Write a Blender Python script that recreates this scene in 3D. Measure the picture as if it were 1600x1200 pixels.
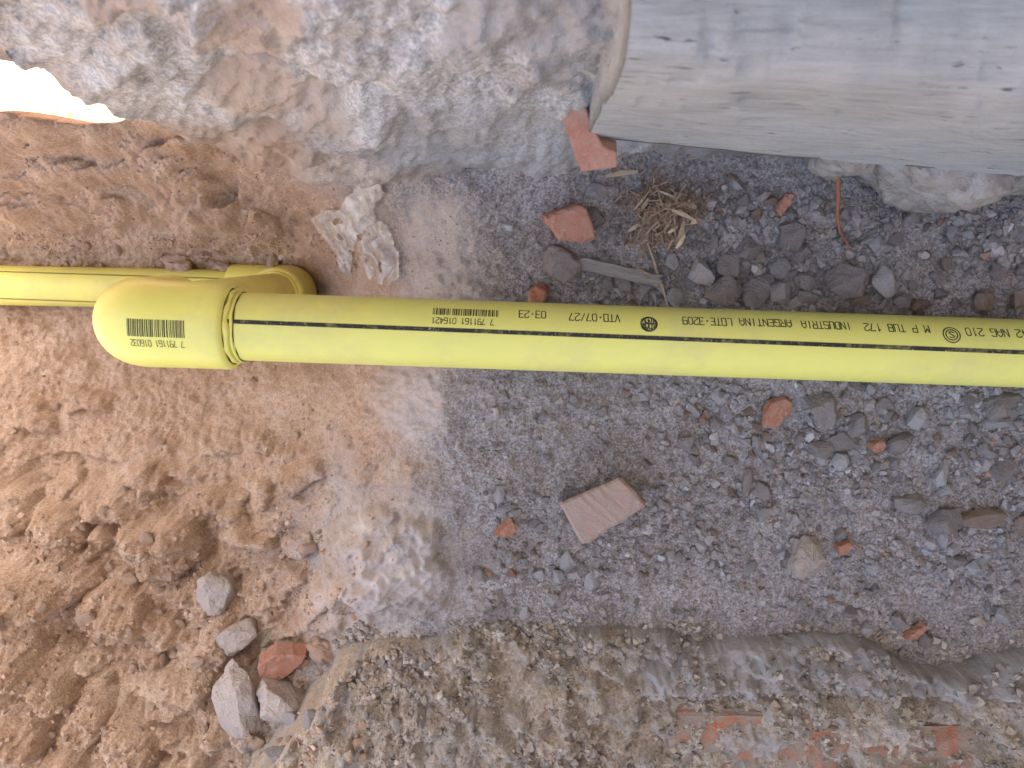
import bpy, bmesh, math, random
import numpy as np
from mathutils import Vector, Matrix
from mathutils.bvhtree import BVHTree

for o in list(bpy.data.objects): bpy.data.objects.remove(o)
S = bpy.context.scene
COL = S.collection
random.seed(7); RNG = np.random.default_rng(7)

# ------------------------------------------------------------------ camera
F = 1200.0                       # focal length in pixels of the 1600 px wide photograph
NX, NY = 800.0, 390.0            # pixel that is straight below the camera
CZ = 0.400
n = np.array([(NX-800)/F, -(NY-600)/F, -1.0]); n /= np.linalg.norm(n)   # world down, in camera space
Zc = -n
Xc = np.array([1.0, 0, 0]); Xc -= Zc*np.dot(Xc, Zc); Xc /= np.linalg.norm(Xc)
Yc = np.cross(Zc, Xc)
RW = np.array([Xc, Yc, Zc])      # camera space -> world
CAM = np.array([0.0, 0.0, CZ])
cd = bpy.data.cameras.new('camera'); cam = bpy.data.objects.new('camera', cd); COL.objects.link(cam)
M = Matrix.Identity(4)
for i in range(3):
    for j in range(3): M[i][j] = RW[i][j]
M[0][3], M[1][3], M[2][3] = CAM
cam.matrix_world = M
cd.sensor_width = 36; cd.lens = 36*F/1600; cd.clip_start = 0.01; cd.clip_end = 200
cd.dof.use_dof = True; cd.dof.focus_distance = 0.385; cd.dof.aperture_fstop = 20
S.camera = cam
S.render.resolution_x, S.render.resolution_y = 1024, 768

def ray(px, py):
    v = np.array([(px-800)/F, -(py-600)/F, -1.0]); return RW @ v      # per unit of camera depth
def U(px, py, d): return CAM + ray(px, py)*d
def G(px, py, z):
    r = ray(px, py); return CAM + r*((z-CZ)/r[2])
def project(P):
    q = (P - CAM) @ RW
    d = -q[..., 2]; d = np.where(np.abs(d) < 1e-6, 1e-6, d)
    return 800 + F*q[..., 0]/d, 600 - F*q[..., 1]/d, d

# ------------------------------------------------------------------ sky, sun, exposure
SUN_EL = math.radians(61); SUN_FROM = np.array([-0.35, 0.94])      # the sun stands beyond the house wall
w = bpy.data.worlds.new('World'); S.world = w; w.use_nodes = True
nt = w.node_tree; bg = nt.nodes['Background']
sky = nt.nodes.new('ShaderNodeTexSky'); sky.sky_type = 'NISHITA'; sky.sun_disc = False
sky.sun_elevation = SUN_EL; sky.sun_rotation = math.atan2(SUN_FROM[0], SUN_FROM[1])
sky.dust_density = 4.0; sky.ozone_density = 0.3; sky.air_density = 1.0
nt.links.new(sky.outputs['Color'], bg.inputs['Color']); bg.inputs['Strength'].default_value = 0.10
sd = bpy.data.lights.new('sun', 'SUN'); sd.energy = 5.0; sd.angle = math.radians(0.5); sd.color = (1.0, 0.95, 0.87)
so = bpy.data.objects.new('sun', sd); COL.objects.link(so)
hv = SUN_FROM/np.linalg.norm(SUN_FROM)*math.cos(SUN_EL)
so.rotation_euler = Vector((hv[0], hv[1], math.sin(SUN_EL))).to_track_quat('Z', 'Y').to_euler()
so.location = (0, 3, 4)
S.view_settings.view_transform = 'Standard'; S.view_settings.look = 'None'
S.view_settings.gamma = 1; S.view_settings.exposure = 2.35
S.render.engine = 'CYCLES'

# ------------------------------------------------------------------ noise
_p = RNG.permutation(512); PERM = np.concatenate([_p, _p, _p])
_a = RNG.uniform(0, 2*np.pi, 512); GX, GY = np.cos(_a), np.sin(_a)
def perlin(x, y, seed=0):
    x = x + seed*17.31; y = y + seed*9.77
    xi = np.floor(x).astype(int); yi = np.floor(y).astype(int)
    xf = x-xi; yf = y-yi
    u = xf*xf*xf*(xf*(xf*6-15)+10); v = yf*yf*yf*(yf*(yf*6-15)+10)
    def g(ix, iy, dx, dy):
        h = PERM[(PERM[ix & 511] + iy) & 511]
        return GX[h]*dx + GY[h]*dy
    a = g(xi, yi, xf, yf); b = g(xi+1, yi, xf-1, yf); c = g(xi, yi+1, xf, yf-1); d = g(xi+1, yi+1, xf-1, yf-1)
    return 1.5*((a*(1-u)+b*u)*(1-v) + (c*(1-u)+d*u)*v)
def fbm(x, y, octv=5, seed=0, gain=.5):
    s = 0; a = 1
    for o in range(octv):
        s = s + a*perlin(x*2**o, y*2**o, seed+o*3); a *= gain
    return s
def ridged(x, y, octv=4, seed=0):
    s = 0; a = 1
    for o in range(octv):
        s = s + a*(1-2*np.abs(perlin(x*2**o, y*2**o, seed+o*3))); a *= .5
    return s*.5
def billow(x, y, octv=4, seed=0, gain=.5):
    s = 0; a = 1
    for o in range(octv):
        s = s + a*(np.abs(perlin(x*2**o, y*2**o, seed+o*3))*2-.5); a *= gain
    return s
_wx = RNG.uniform(.1, .9, 512); _wy = RNG.uniform(.1, .9, 512); _wr = RNG.uniform(0, 1, 512)
def worley(x, y, seed=0):
    x = x + seed*13.7; y = y + seed*5.3
    xi = np.floor(x).astype(int); yi = np.floor(y).astype(int)
    f1 = np.full(x.shape, 9.); f2 = f1.copy(); idv = np.zeros(x.shape)
    for i in (-1, 0, 1):
        for j in (-1, 0, 1):
            h = PERM[(PERM[(xi+i) & 511] + yi+j) & 511]
            d = np.hypot(xi+i+_wx[h]-x, yi+j+_wy[h]-y)
            near = d < f1
            f2 = np.where(near, f1, np.minimum(f2, d)); idv = np.where(near, _wr[h], idv); f1 = np.where(near, d, f1)
    return f1, f2, idv
def ss(a, b, x):
    t = np.clip((x-a)/(b-a), 0, 1); return t*t*(3-2*t)

# ------------------------------------------------------------------ mesh and object helpers
def mesh_np(name, V, Fq, mat, smooth=True, cols=None):
    me = bpy.data.meshes.new(name)
    V = np.asarray(V, np.float32); Fq = np.asarray(Fq, np.int32); k = Fq.shape[1]
    me.vertices.add(len(V)); me.vertices.foreach_set('co', V.ravel())
    me.loops.add(Fq.size); me.loops.foreach_set('vertex_index', Fq.ravel())
    me.polygons.add(len(Fq)); me.polygons.foreach_set('loop_start', np.arange(0, Fq.size, k, dtype=np.int32))
    me.polygons.foreach_set('use_smooth', np.full(len(Fq), smooth))
    me.update(calc_edges=True)
    for nm, c in (cols or {}).items():
        a = me.color_attributes.new(nm, 'FLOAT_COLOR', 'POINT')
        c = np.asarray(c, np.float32)
        if c.ndim == 1: c = np.stack([c, c, c], 1)
        a.data.foreach_set('color', np.concatenate([c, np.ones((len(V), 1), np.float32)], 1).ravel())
    if mat: me.materials.append(mat)
    return me
def grid_faces(ni, nj):
    i, j = np.meshgrid(np.arange(ni-1), np.arange(nj-1), indexing='ij')
    a = (i*nj+j).ravel(); return np.stack([a, a+nj, a+nj+1, a+1], 1)
def link(name, me, parent=None, **props):
    o = bpy.data.objects.new(name, me); COL.objects.link(o)
    if parent is not None: o.parent = parent
    for k, v in props.items():
        if v is not None: o[k] = v
    return o
def empty(name, loc, **props):
    o = link(name, None, **props); o.location = loc; o.empty_display_size = .02; return o
def part(name, me, parent, **props):
    o = link(name, me, parent, **props); o.matrix_parent_inverse = Matrix.Translation(-Vector(parent.location)); return o

# ------------------------------------------------------------------ materials
class NT:
    def __init__(s, name):
        s.m = bpy.data.materials.new(name); s.m.use_nodes = True; s.t = s.m.node_tree
        s.b = s.t.nodes['Principled BSDF']; s.co = s.t.nodes.new('ShaderNodeTexCoord').outputs['Object']
        s.b.inputs['Roughness'].default_value = .95; s.b.inputs['Specular IOR Level'].default_value = .2
    def L(s, a, b): s.t.links.new(a, b)
    def noise(s, scale, detail=6, rough=.6, vec=None, stretch=None):
        nd = s.t.nodes.new('ShaderNodeTexNoise'); nd.inputs['Scale'].default_value = scale
        nd.inputs['Detail'].default_value = detail; nd.inputs['Roughness'].default_value = rough
        v = vec or s.co
        if stretch:
            mp = s.t.nodes.new('ShaderNodeMapping'); mp.inputs['Scale'].default_value = stretch; s.L(v, mp.inputs[0]); v = mp.outputs[0]
        s.L(v, nd.inputs['Vector']); return nd.outputs['Fac']
    def voro(s, scale, out='Color'):
        nd = s.t.nodes.new('ShaderNodeTexVoronoi'); nd.inputs['Scale'].default_value = scale; s.L(s.co, nd.inputs['Vector']); return nd.outputs[out]
    def ramp(s, fac, stops):
        r = s.t.nodes.new('ShaderNodeValToRGB'); e = r.color_ramp.elements
        while len(e) < len(stops): e.new(.5)
        for k, (p, c) in enumerate(stops):
            e[k].position = p; e[k].color = (*c, 1) if not np.isscalar(c) else (c, c, c, 1)
        s.L(fac, r.inputs[0]); return r.outputs[0]
    def mix(s, fac, a, b, mode='MIX'):
        m = s.t.nodes.new('ShaderNodeMix'); m.data_type = 'RGBA'; m.blend_type = mode
        for k, v in ((0, fac), (6, a), (7, b)):
            if isinstance(v, (int, float)): m.inputs[k].default_value = v
            elif isinstance(v, tuple): m.inputs[k].default_value = (*v, 1)
            else: s.L(v, m.inputs[k])
        return m.outputs[2]
    def attr(s, nm):
        a = s.t.nodes.new('ShaderNodeAttribute'); a.attribute_name = nm; return a.outputs['Color']
    def rnd(s): return s.t.nodes.new('ShaderNodeObjectInfo').outputs['Random']
    def color(s, c): s.L(c, s.b.inputs['Base Color']); return s
    def bump(s, h, dist, strength=1):
        b = s.t.nodes.new('ShaderNodeBump'); b.inputs['Distance'].default_value = dist; b.inputs['Strength'].default_value = strength
        s.L(h, b.inputs['Height'])
        if getattr(s, '_lb', None) is not None: s.L(s._lb, b.inputs['Normal'])
        s._lb = b.outputs[0]; s.L(b.outputs[0], s.b.inputs['Normal']); return s

def soil_material(name):
    t = NT(name)
    g = t.ramp(t.noise(45, 8, .65), [(.3, (.25, .226, .212)), (.5, (.325, .297, .281)), (.72, (.41, .38, .364))])
    g = t.mix(t.ramp(t.noise(700, 4, .75), [(.40, 0), (.60, 1)]), t.mix(1.0, g, (.55, .55, .56), 'MULTIPLY'), t.mix(1.0, g, (1.34, 1.32, 1.3), 'MULTIPLY'))
    b = t.ramp(t.noise(30, 8, .65), [(.3, (.40, .27, .185)), (.5, (.50, .36, .26)), (.72, (.60, .465, .36))])
    b = t.mix(t.ramp(t.noise(600, 4, .75), [(.38, 0), (.62, 1)]), t.mix(1., b, (.72, .69, .66), 'MULTIPLY'), t.mix(1., b, (1.2, 1.2, 1.19), 'MULTIPLY'))
    p = t.ramp(t.noise(60, 6, .6), [(.3, (.45, .375, .33)), (.7, (.63, .565, .52))])
    c = t.mix(t.attr('brown'), g, b); c = t.mix(t.attr('pale'), c, p)
    t.color(c)
    t.bump(t.noise(300, 6, .7), .0017, .8); t.bump(t.noise(1100, 2, .6), .0005, .7)
    return t.m
def mortar_material(name, c0, c1, c2, speck=None):
    t = NT(name)
    c = t.ramp(t.noise(38, 9, .68), [(.3, c0), (.5, c1), (.7, c2)])
    c = t.mix(t.ramp(t.noise(560, 4, .75), [(.38, 0), (.62, 1)]), t.mix(1.0, c, (.66, .65, .64), 'MULTIPLY'), t.mix(1.0, c, (1.24, 1.23, 1.22), 'MULTIPLY'))
    if speck == 'SOIL':
        sc = t.mix(t.attr('brown'), t.ramp(t.noise(60, 6, .6), [(.3, (.31, .28, .26)), (.7, (.44, .41, .39))]), t.ramp(t.noise(50, 6, .6), [(.3, (.41, .29, .215)), (.7, (.56, .44, .355))]))
        c = t.mix(t.attr('tint'), c, sc); speck = None
    c = t.mix(t.attr('tint'), c, t.ramp(t.noise(55, 6, .6), [(.3, speck[0]), (.7, speck[1])])) if speck else c
    t.color(c); t.bump(t.noise(260, 6, .7), .0018, .8); t.bump(t.noise(1000, 2, .6), .0005, .7)
    return t.m
def stone_material(name, c0, c1, dust=(.42, .37, .34), dustamt=.5):
    t = NT(name)
    c = t.mix(t.rnd(), c0, c1)
    k = t.noise(2.6, 6, .65)
    c = t.mix(t.ramp(k, [(.35, 0), (.75, dustamt)]), c, dust)
    c = t.mix(t.ramp(t.noise(28, 3, .7), [(.35, 0), (.7, 1)]), t.mix(1., c, (.76, .76, .77), 'MULTIPLY'), t.mix(1., c, (1.14, 1.13, 1.12), 'MULTIPLY'))
    t.color(c); t.bump(t.noise(7, 6, .72), .0025, .8)
    return t.m
MAT = {}
MAT['soil'] = soil_material('soil')
MAT['found'] = mortar_material('foundation_concrete', (.40, .36, .325), (.55, .515, .485), (.70, .685, .67), 'SOIL')
MAT['mortar'] = mortar_material('mortar', (.34, .275, .205), (.45, .38, .305), (.55, .485, .41), ((.30, .28, .27), (.46, .435, .42)))
MAT['st_grey'] = stone_material('stone_grey', (.235, .21, .195), (.345, .315, .30))
MAT['st_pale'] = stone_material('stone_pale', (.36, .345, .34), (.50, .485, .475), (.46, .42, .39), .4)
MAT['st_brown'] = stone_material('stone_brown', (.24, .165, .115), (.36, .265, .20))
MAT['st_soil'] = stone_material('clod_soil', (.46, .32, .225), (.54, .39, .285), (.58, .44, .34), .7)
MAT['st_lime'] = stone_material('stone_lime', (.44, .385, .335), (.58, .53, .49), (.52, .38, .28), .6)
MAT['brick'] = stone_material('fired_clay', (.36, .18, .125), (.42, .23, .165), (.42, .32, .275), .7)
MAT['brick_dusty'] = stone_material('dusty_clay', (.40, .25, .19), (.42, .27, .21), (.37, .31, .275), .8)

def gravel_material():
    t = NT('gravel'); c = t.attr('tone')
    c = t.mix(t.ramp(t.noise(700, 3, .7), [(.35, 0), (.7, 1)]), t.mix(1., c, (.8, .8, .8), 'MULTIPLY'), t.mix(1., c, (1.15, 1.15, 1.15), 'MULTIPLY'))
    t.color(c); return t.m
MAT['gravel'] = gravel_material()

def plastic(name, c0, rough=.33, dust=True):
    t = NT(name); t.b.inputs['Roughness'].default_value = rough; t.b.inputs['Specular IOR Level'].default_value = .45
    c = t.mix(t.ramp(t.noise(14, 4, .6), [(.35, 0), (.7, 1)]), c0, tuple(min(1, v*1.05) for v in c0))
    if dust:
        dots = t.ramp(t.noise(1300, 1, .5), [(.705, 0), (.735, 1)])
        spread = t.ramp(t.noise(35, 3, .6), [(.40, 0), (.62, 1)])
        m = t.mix(1., dots, spread, 'MULTIPLY'); c = t.mix(m, c, (.74, .70, .62))
        scr = t.ramp(t.noise(40, 6, .7, stretch=(1, 14, 14)), [(.62, 0), (.80, .35)]); c = t.mix(scr, c, (.60, .52, .26))
        film = t.ramp(t.noise(22, 5, .7), [(.47, 0), (.78, .45)]); c = t.mix(film, c, (.56, .45, .30))
        t.L(t.ramp(film, [(0, rough), (.3, .6)]), t.b.inputs['Roughness'])
    t.color(c); t.b.inputs['Subsurface Weight'].default_value = .12; t.b.inputs['Subsurface Radius'].default_value = (.004, .003, .001)
    return t.m
MAT['pipe'] = plastic('yellow_pipe', (.82, .78, .19), .45)
MAT['elbow'] = plastic('yellow_fitting', (.88, .82, .19), .34)
def plain(name, c, rough=.6):
    t = NT(name); t.b.inputs['Base Color'].default_value = (*c, 1); t.b.inputs['Roughness'].default_value = rough; return t.m
def worn_ink():
    t = NT('black_ink'); t.b.inputs['Roughness'].default_value = .5
    c = t.mix(t.ramp(t.noise(260, 4, .7), [(.50, 0), (.68, .5)]), (.040, .040, .033), (.40, .36, .12))
    t.color(t.mix(t.ramp(t.noise(1300, 1, .5), [(.70, 0), (.74, .8)]), c, (.66, .62, .55))); return t.m
MAT['ink'] = worn_ink()
MAT['ink_faded'] = plain('faded_ink', (.17, .16, .055), .5)
MAT['ink_grey'] = plain('grey_ink', (.10, .10, .05), .5)
MAT['seam'] = plain('seam_dirt', (.10, .075, .02), .7)
def wood_material(name, c0, c1, c2, sc=(6, 90, 90)):
    t = NT(name)
    c = t.ramp(t.noise(6, 8, .65, stretch=sc), [(.3, c0), (.5, c1), (.72, c2)])
    c = t.mix(t.ramp(t.noise(26, 6, .6), [(.4, 0), (.75, .6)]), c, tuple(v*1.12 for v in c2))
    pit = t.ramp(t.noise(30, 4, .6, stretch=(3, 14, 14)), [(.635, 0), (.70, 1)]); c = t.mix(pit, c, tuple(v*.42 for v in c0))
    t.color(c); t.bump(t.noise(8, 8, .75, stretch=sc), .0022, .7); t.bump(t.noise(500, 4, .7), .0006, .6)
    return t.m
MAT['beam'] = wood_material('weathered_wood', (.34, .34, .333), (.475, .475, .465), (.58, .58, .57))
MAT['slat'] = wood_material('grey_slat', (.26, .24, .22), (.36, .34, .32), (.44, .42, .39), (30, 400, 400))
MAT['straw'] = stone_material('straw', (.36, .27, .17), (.55, .45, .32), (.5, .36, .22), .3)
MAT['fibre'] = stone_material('wood_fibre', (.25, .165, .11), (.36, .26, .18), (.5, .36, .24), .4)
MAT['root'] = plain('root_bark', (.36, .155, .085), .8)
def film():
    t = NT('dusty_film'); nt = t.t
    c = t.ramp(t.noise(60, 5, .6), [(.35, (.62, .58, .54)), (.65, (.84, .84, .84))]); t.color(c)
    t.b.inputs['Roughness'].default_value = .22; t.b.inputs['Specular IOR Level'].default_value = .6
    tr = nt.nodes.new('ShaderNodeBsdfTransparent'); mx = nt.nodes.new('ShaderNodeMixShader')
    t.L(t.ramp(t.noise(90, 4, .6), [(.36, .34), (.64, .82)]), mx.inputs[0])
    t.L(tr.outputs[0], mx.inputs[1]); t.L(t.b.outputs[0], mx.inputs[2]); t.L(mx.outputs[0], nt.nodes['Material Output'].inputs['Surface'])
    return t.m
MAT['film'] = film()

# ------------------------------------------------------------------ terrain: base shape from surveyed heights
CTRL = [  # photograph pixel, height in metres
 (760,600,0),(760,750,0),(760,900,0),(900,450,0),(1000,650,-.004),(1000,850,0),(1200,400,.008),(1400,430,.018),(1600,430,.018),(1250,520,.019),(1450,540,.024),(1650,560,.026),(1200,700,.002),
 (1400,650,.008),(1600,650,.012),(1400,850,.004),(1600,900,.006),(1200,950,0),(1600,1000,.0),(1000,980,0),(1900,700,.01),(1900,400,.02),(1900,1000,.01),
 (700,330,.006),(720,295,.022),(800,300,.010),(800,262,.028),(900,262,.022),(620,312,-.005),(960,258,.012),(1200,290,.010),(1500,330,.015),(640,330,-.02),(720,450,-.002),(640,450,-.03),(580,450,-.095),(535,450,-.17),
 (690,620,-.004),(620,620,-.028),(550,620,-.075),(470,620,-.14),(380,620,-.185),(660,750,-.008),(580,750,-.045),(500,740,-.085),(700,900,0),(560,860,-.022),(530,930,-.03),(620,820,-.006),
 (650,1000,-.004),(500,1050,-.05),(430,1130,-.06),(380,1190,-.055),(600,1080,-.02),(800,1100,-.002),(1000,1120,-.002),(1400,1120,.0),
 (0,446,-.244),(150,446,-.244),(300,440,-.244),(440,450,-.244),(505,450,-.23),(-250,440,-.244),
 (0,540,-.232),(150,560,-.226),(300,570,-.215),(0,640,-.195),(150,640,-.195),(280,660,-.185),(60,720,-.172),(200,710,-.165),(330,720,-.15),
 (60,760,-.150),(220,760,-.14),(0,840,-.125),(120,850,-.115),(300,830,-.11),(420,780,-.115),(440,880,-.085),(320,930,-.095),(0,930,-.085),(120,1000,-.08),(250,1010,-.085),
 (400,970,-.075),(60,1100,-.05),(200,1120,-.06),(320,1130,-.06),(0,1200,-.03),(150,1250,-.03),(-150,1000,-.06),(-150,700,-.15),(-200,1200,-.03),
 (0,385,-.225),(150,395,-.228),(300,400,-.226),(420,400,-.22),(0,320,-.17),(120,310,-.155),(250,310,-.15),(370,320,-.15),(450,330,-.15),
 (0,240,-.105),(120,240,-.10),(250,240,-.095),(350,265,-.10),(0,172,-.058),(60,184,-.06),(110,187,-.058),(220,174,-.05),(300,210,-.06),(400,240,-.07),(500,260,-.05),(600,285,-.02),(-200,170,-.06),
]
cp = np.array([G(a, b, z) for a, b, z in CTRL]); cxy, cz = cp[:, :2], cp[:, 2]
def kern(r): return np.sqrt(r*r + .004**2)
Nc = len(cz)
A = np.zeros((Nc+3, Nc+3)); A[:Nc, :Nc] = kern(np.linalg.norm(cxy[:, None]-cxy[None], axis=2)) - np.eye(Nc)*.004
A[:Nc, Nc] = 1; A[:Nc, Nc+1:] = cxy; A[Nc, :Nc] = 1; A[Nc+1:, :Nc] = cxy.T
W = np.linalg.solve(A, np.concatenate([cz, np.zeros(3)]))
BX0, BX1, BY0, BY1 = -.50, .40, -.36, .15
def base_z(x, y):
    xc = np.clip(x, BX0, BX1); yc = np.clip(y, BY0, BY1)
    z = np.full(x.shape, W[Nc]) + W[Nc+1]*xc + W[Nc+2]*yc
    for k in range(Nc): z += W[k]*kern(np.hypot(xc-cxy[k, 0], yc-cxy[k, 1]))
    return z
crest = np.array([G(a, b, z)[:2] for a, b, z in ((-300,170,-.058),(0,172,-.058),(60,187,-.06),(110,192,-.058),(232,178,-.05),(330,225,-.06))])

def axis(b0, b1, step, far):
    core = np.arange(b0, b1, step); lo, hi = [], []
    s, v = step, b0
    while v > -far: s *= 1.22; v -= s; lo.append(v)
    s, v = step, core[-1]
    while v < far: s *= 1.22; v += s; hi.append(v)
    return np.concatenate([lo[::-1], core, hi])
gx = axis(-.46, .36, .00105, 40); gy = axis(-.345, .125, .00105, 40)
X, Y = np.meshgrid(gx, gy, indexing='ij')
Z = base_z(X, Y)
px, py, _ = project(np.stack([X, Y, np.clip(Z, -.3, .1)], -1))
QX = np.clip(px-800, -3000, 3000)*.00037; QY = np.clip(600-py, -3000, 3000)*.00037      # along the sloping surface, in metres
near = (X > -.7) & (X < .6) & (Y > -.6) & (Y < .4)
# brown pit soil towards the elbows, grey rubble floor towards the beam
wob = 60*fbm(X*14, Y*14, 4, 2)
edge = np.interp(py, [0, 250, 450, 600, 760, 840, 1000, 1200], [330, 470, 640, 640, 600, 515, 500, 420])
brown = 1 - ss(-130, 110, px - edge + 1.6*wob)
pale = np.clip(ss(-.35, .4, fbm(X*22, Y*16, 5, 40))*.62*ss(500, 610, px+.5*wob)*(1-ss(690, 830, px+wob))*ss(260, 330, py)
        + .9*np.exp(-(np.abs((px-608)/108)**4 + np.abs((py-882)/98)**4))*(.6+.5*fbm(X*30, Y*30, 3, 44)), 0, 1)
rough = np.clip(ss(590, 780, py + 40*fbm(X*9, Y*9, 2, 8)), 0, 1)*brown            # cloddy lower left
farbank = brown*ss(400, 330, py)
h = .0016*fbm(X*40, Y*40, 4, 1)*(1-brown) + .0006*fbm(X*260, Y*260, 3, 5)
# scraped dusty face between floor and pit: streaks that run down the slope
slopez = np.exp(-((px-600)/90)**2)*(py > 250)*(py < 760)
h += slopez*.0034*ridged(X*9 + .6*fbm(X*8, Y*8, 2, 3), Y*60, 3, 6)
h += brown*(.0050*fbm(QX*20, QY*22, 6, 11, .56) + .0018*fbm(QX*90, QY*90, 4, 12, .65) + .0016*ridged(QX*60, QY*60, 3, 13))
wxn = .4*fbm(QX*18, QY*18, 3, 21); wyn = .4*fbm(QX*18, QY*18, 3, 22)
h += rough*(.013*fbm(QX*11, QY*12, 6, 14, .56) + .010*billow(QX*15+.4*wxn, QY*16+.4*wyn, 3, 15, .5)*ss(-.3, .3, fbm(QX*7, QY*7, 2, 27)) + .0035*ridged(QX*46, QY*46, 3, 28))
h += rough*.0022*fbm(QX*150, QY*150, 3, 29, .7)
f1b, f2b, idb = worley(QX*80 + wxn, QY*80 + wyn, 3)
h += brown*(.15+.85*rough)*.0038*np.sqrt(np.clip(1-(f1b*1.9)**2, 0, 1))*(idb > .55)*ss(-.25, .25, fbm(QX*16, QY*16, 3, 16))
h += farbank*(.009*fbm(QX*12, QY*14, 3, 17) + .010*billow(QX*22, QY*22, 5, 18, .55) + .0018*fbm(QX*120, QY*120, 3, 19))*ss(165, 215, py)
h += (1-brown)*(.0012*fbm(X*130, Y*130, 4, 33, .65) + .0022*fbm(X*30, Y*30, 4, 34))
# lumps of the dug bank: (pixel, width, height, turn, relief in metres)
LUMPS = [(270,835,125,105,-10,.030),(100,815,95,75,15,.022),(22,790,75,85,0,.024),(60,915,190,95,-8,.030),(190,950,90,90,60,.024),(75,1045,110,80,20,.024),(290,1060,110,75,-15,.024),(225,1130,90,85,10,.022),
 (330,1010,70,60,0,.018),(470,840,60,44,30,.012),(400,830,70,50,10,.014),(420,900,80,60,-30,.016),(330,770,90,50,0,.012),(150,1110,70,90,20,.018),(40,1140,90,90,0,.022),(120,1190,90,60,0,.018),(300,1180,90,60,0,.018),(490,930,60,70,20,.012),
 (470,740,60,40,0,.009),(400,690,50,36,20,.007),(180,790,90,50,5,.014),(345,690,60,40,0,.007),(60,660,80,44,10,.008),(140,620,70,40,0,.008),
 (260,250,90,60,-20,.014),(330,330,80,60,20,.016),(90,270,100,60,10,.014),(170,330,70,50,0,.012),(40,330,90,50,0,.012),(410,350,50,60,0,.012),(300,300,60,70,0,.012),
 (575,885,135,165,12,.016),(655,900,110,120,-10,.011),(650,835,70,60,0,.010),(588,825,50,80,14,.014)]
for (a, b) in zip(RNG.uniform(-20, 470, 70), RNG.uniform(740, 1200, 70)):
    sz = RNG.uniform(20, 52); LUMPS.append((a, b, sz*1.2, sz, RNG.uniform(-90, 90), sz*.00026))
wlx = 16*fbm(QX*22, QY*22, 4, 120, .6); wly = 16*fbm(QX*22, QY*22, 4, 121, .6)
lump_h = np.zeros(X.shape)
for li, (a, b, wp, hp, rt, H) in enumerate(LUMPS):
    k_ = near & (np.abs(px-a) < wp+40) & (np.abs(py-b) < wp+hp+40)
    c_, s_ = math.cos(math.radians(rt)), math.sin(math.radians(rt)); dx = px[k_]-a+wlx[k_]; dy = py[k_]-b+wly[k_]
    rr_ = (np.abs((dx*c_+dy*s_)/(wp/2))**2.6 + np.abs((-dx*s_+dy*c_)/(hp/2))**2.6)
    lump_h[k_] = np.maximum(lump_h[k_], (1.45 if a < 480 and b > 600 else 1.)*H*np.sqrt(np.clip(1-rr_, 0, 1))*(.8+.25*perlin(QX[k_]*40, QY[k_]*40, 122+li)))
h += lump_h
h += (.0050*ridged(QX*34, QY*34, 5, 130) + .0035*billow(QX*60, QY*60, 4, 131, .6))*np.exp(-(np.abs((px-605)/105)**4 + np.abs((py-880)/95)**4))
for (a, b, wp, hp, H) in ((345,298,34,60,.022),(120,738,190,44,.014),(600,855,14,40,.004)):
    h -= H*np.exp(-(((px-a+wlx*.4)/(wp/2))**4 + ((py-b+wly*.4)/(hp/2))**4))
h += np.where(near, .0011*fbm(QX*200, QY*200, 2, 125) + brown*.0013*billow(QX*75, QY*75, 3, 126, .7), 0)
Z = Z + np.where(near, h, 0)
# scooped smooth shelf above the clods
# beyond the crest the dig goes on under the wall to the sunny side
yc_ = np.interp(X, crest[:, 0], crest[:, 1])
gap = 1-ss(crest[4, 0]-.012, crest[4, 0]+.012, X)
Z -= gap*.27*ss(-.001, .022, Y-yc_)*(1-ss(.5, .8, Y))
lvl = .10 + .02*fbm(X*.7, Y*.7, 3, 50)
dist = np.maximum.reduce([BX0-.3-X, X-BX1-.05, BY0-.05-Y, (Y-.5)])
Z = Z + (lvl-Z)*ss(0, .25, dist)
GZ = Z
tri_cols = {'brown': np.clip(brown + .0, 0, 1).ravel(), 'pale': pale.ravel()}
me = mesh_np('ground', np.stack([X, Y, Z], -1).reshape(-1, 3), grid_faces(len(gx), len(gy)), MAT['soil'], True, tri_cols)
link('ground', me, kind='structure')

def bil(xs, ys, A_, ax, ay):
    i = np.clip(np.searchsorted(ax, xs)-1, 0, len(ax)-2); j = np.clip(np.searchsorted(ay, ys)-1, 0, len(ay)-2)
    u = np.clip((xs-ax[i])/(ax[i+1]-ax[i]), 0, 1); v = np.clip((ys-ay[j])/(ay[j+1]-ay[j]), 0, 1)
    return (A_[i, j]*(1-u)+A_[i+1, j]*u)*(1-v) + (A_[i, j+1]*(1-u)+A_[i+1, j+1]*u)*v

# ------------------------------------------------------------------ near side: mortar bank over old brickwork
MC = [(560,1030,.0),(520,1075,.016),(480,1130,.02),(432,1192,.024),(640,1010,.008),(760,990,.012),(900,985,.012),(1000,1000,.022),(1100,1000,.024),(1200,992,.016),(1300,985,.014),(1400,1008,.016),(1500,1030,.012),(1600,1020,.016),
 (700,1080,.034),(560,1130,.036),(850,1080,.038),(980,1085,.044),(1100,1072,.042),(1250,1078,.042),(1400,1078,.042),(1600,1075,.044),
 (1100,1100,.045),(1250,1106,.045),(1400,1106,.046),(1600,1110,.048),(700,1180,.064),(560,1220,.06),(900,1180,.07),(1100,1190,.066),(1300,1195,.067),(1600,1200,.069),(1800,1100,.05),(1800,1200,.069),
 (460,1300,.06),(900,1350,.105),(1300,1350,.105),(1700,1350,.105)]
mp_ = np.array([G(a, b, .005 if b < 1050 and a >= 640 else z*.55) for a, b, z in MC]); mxy = mp_[:, :2]; Nm = len(mp_)
A2 = np.zeros((Nm+3, Nm+3)); A2[:Nm, :Nm] = kern(np.linalg.norm(mxy[:, None]-mxy[None], axis=2)) - np.eye(Nm)*.003
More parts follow.
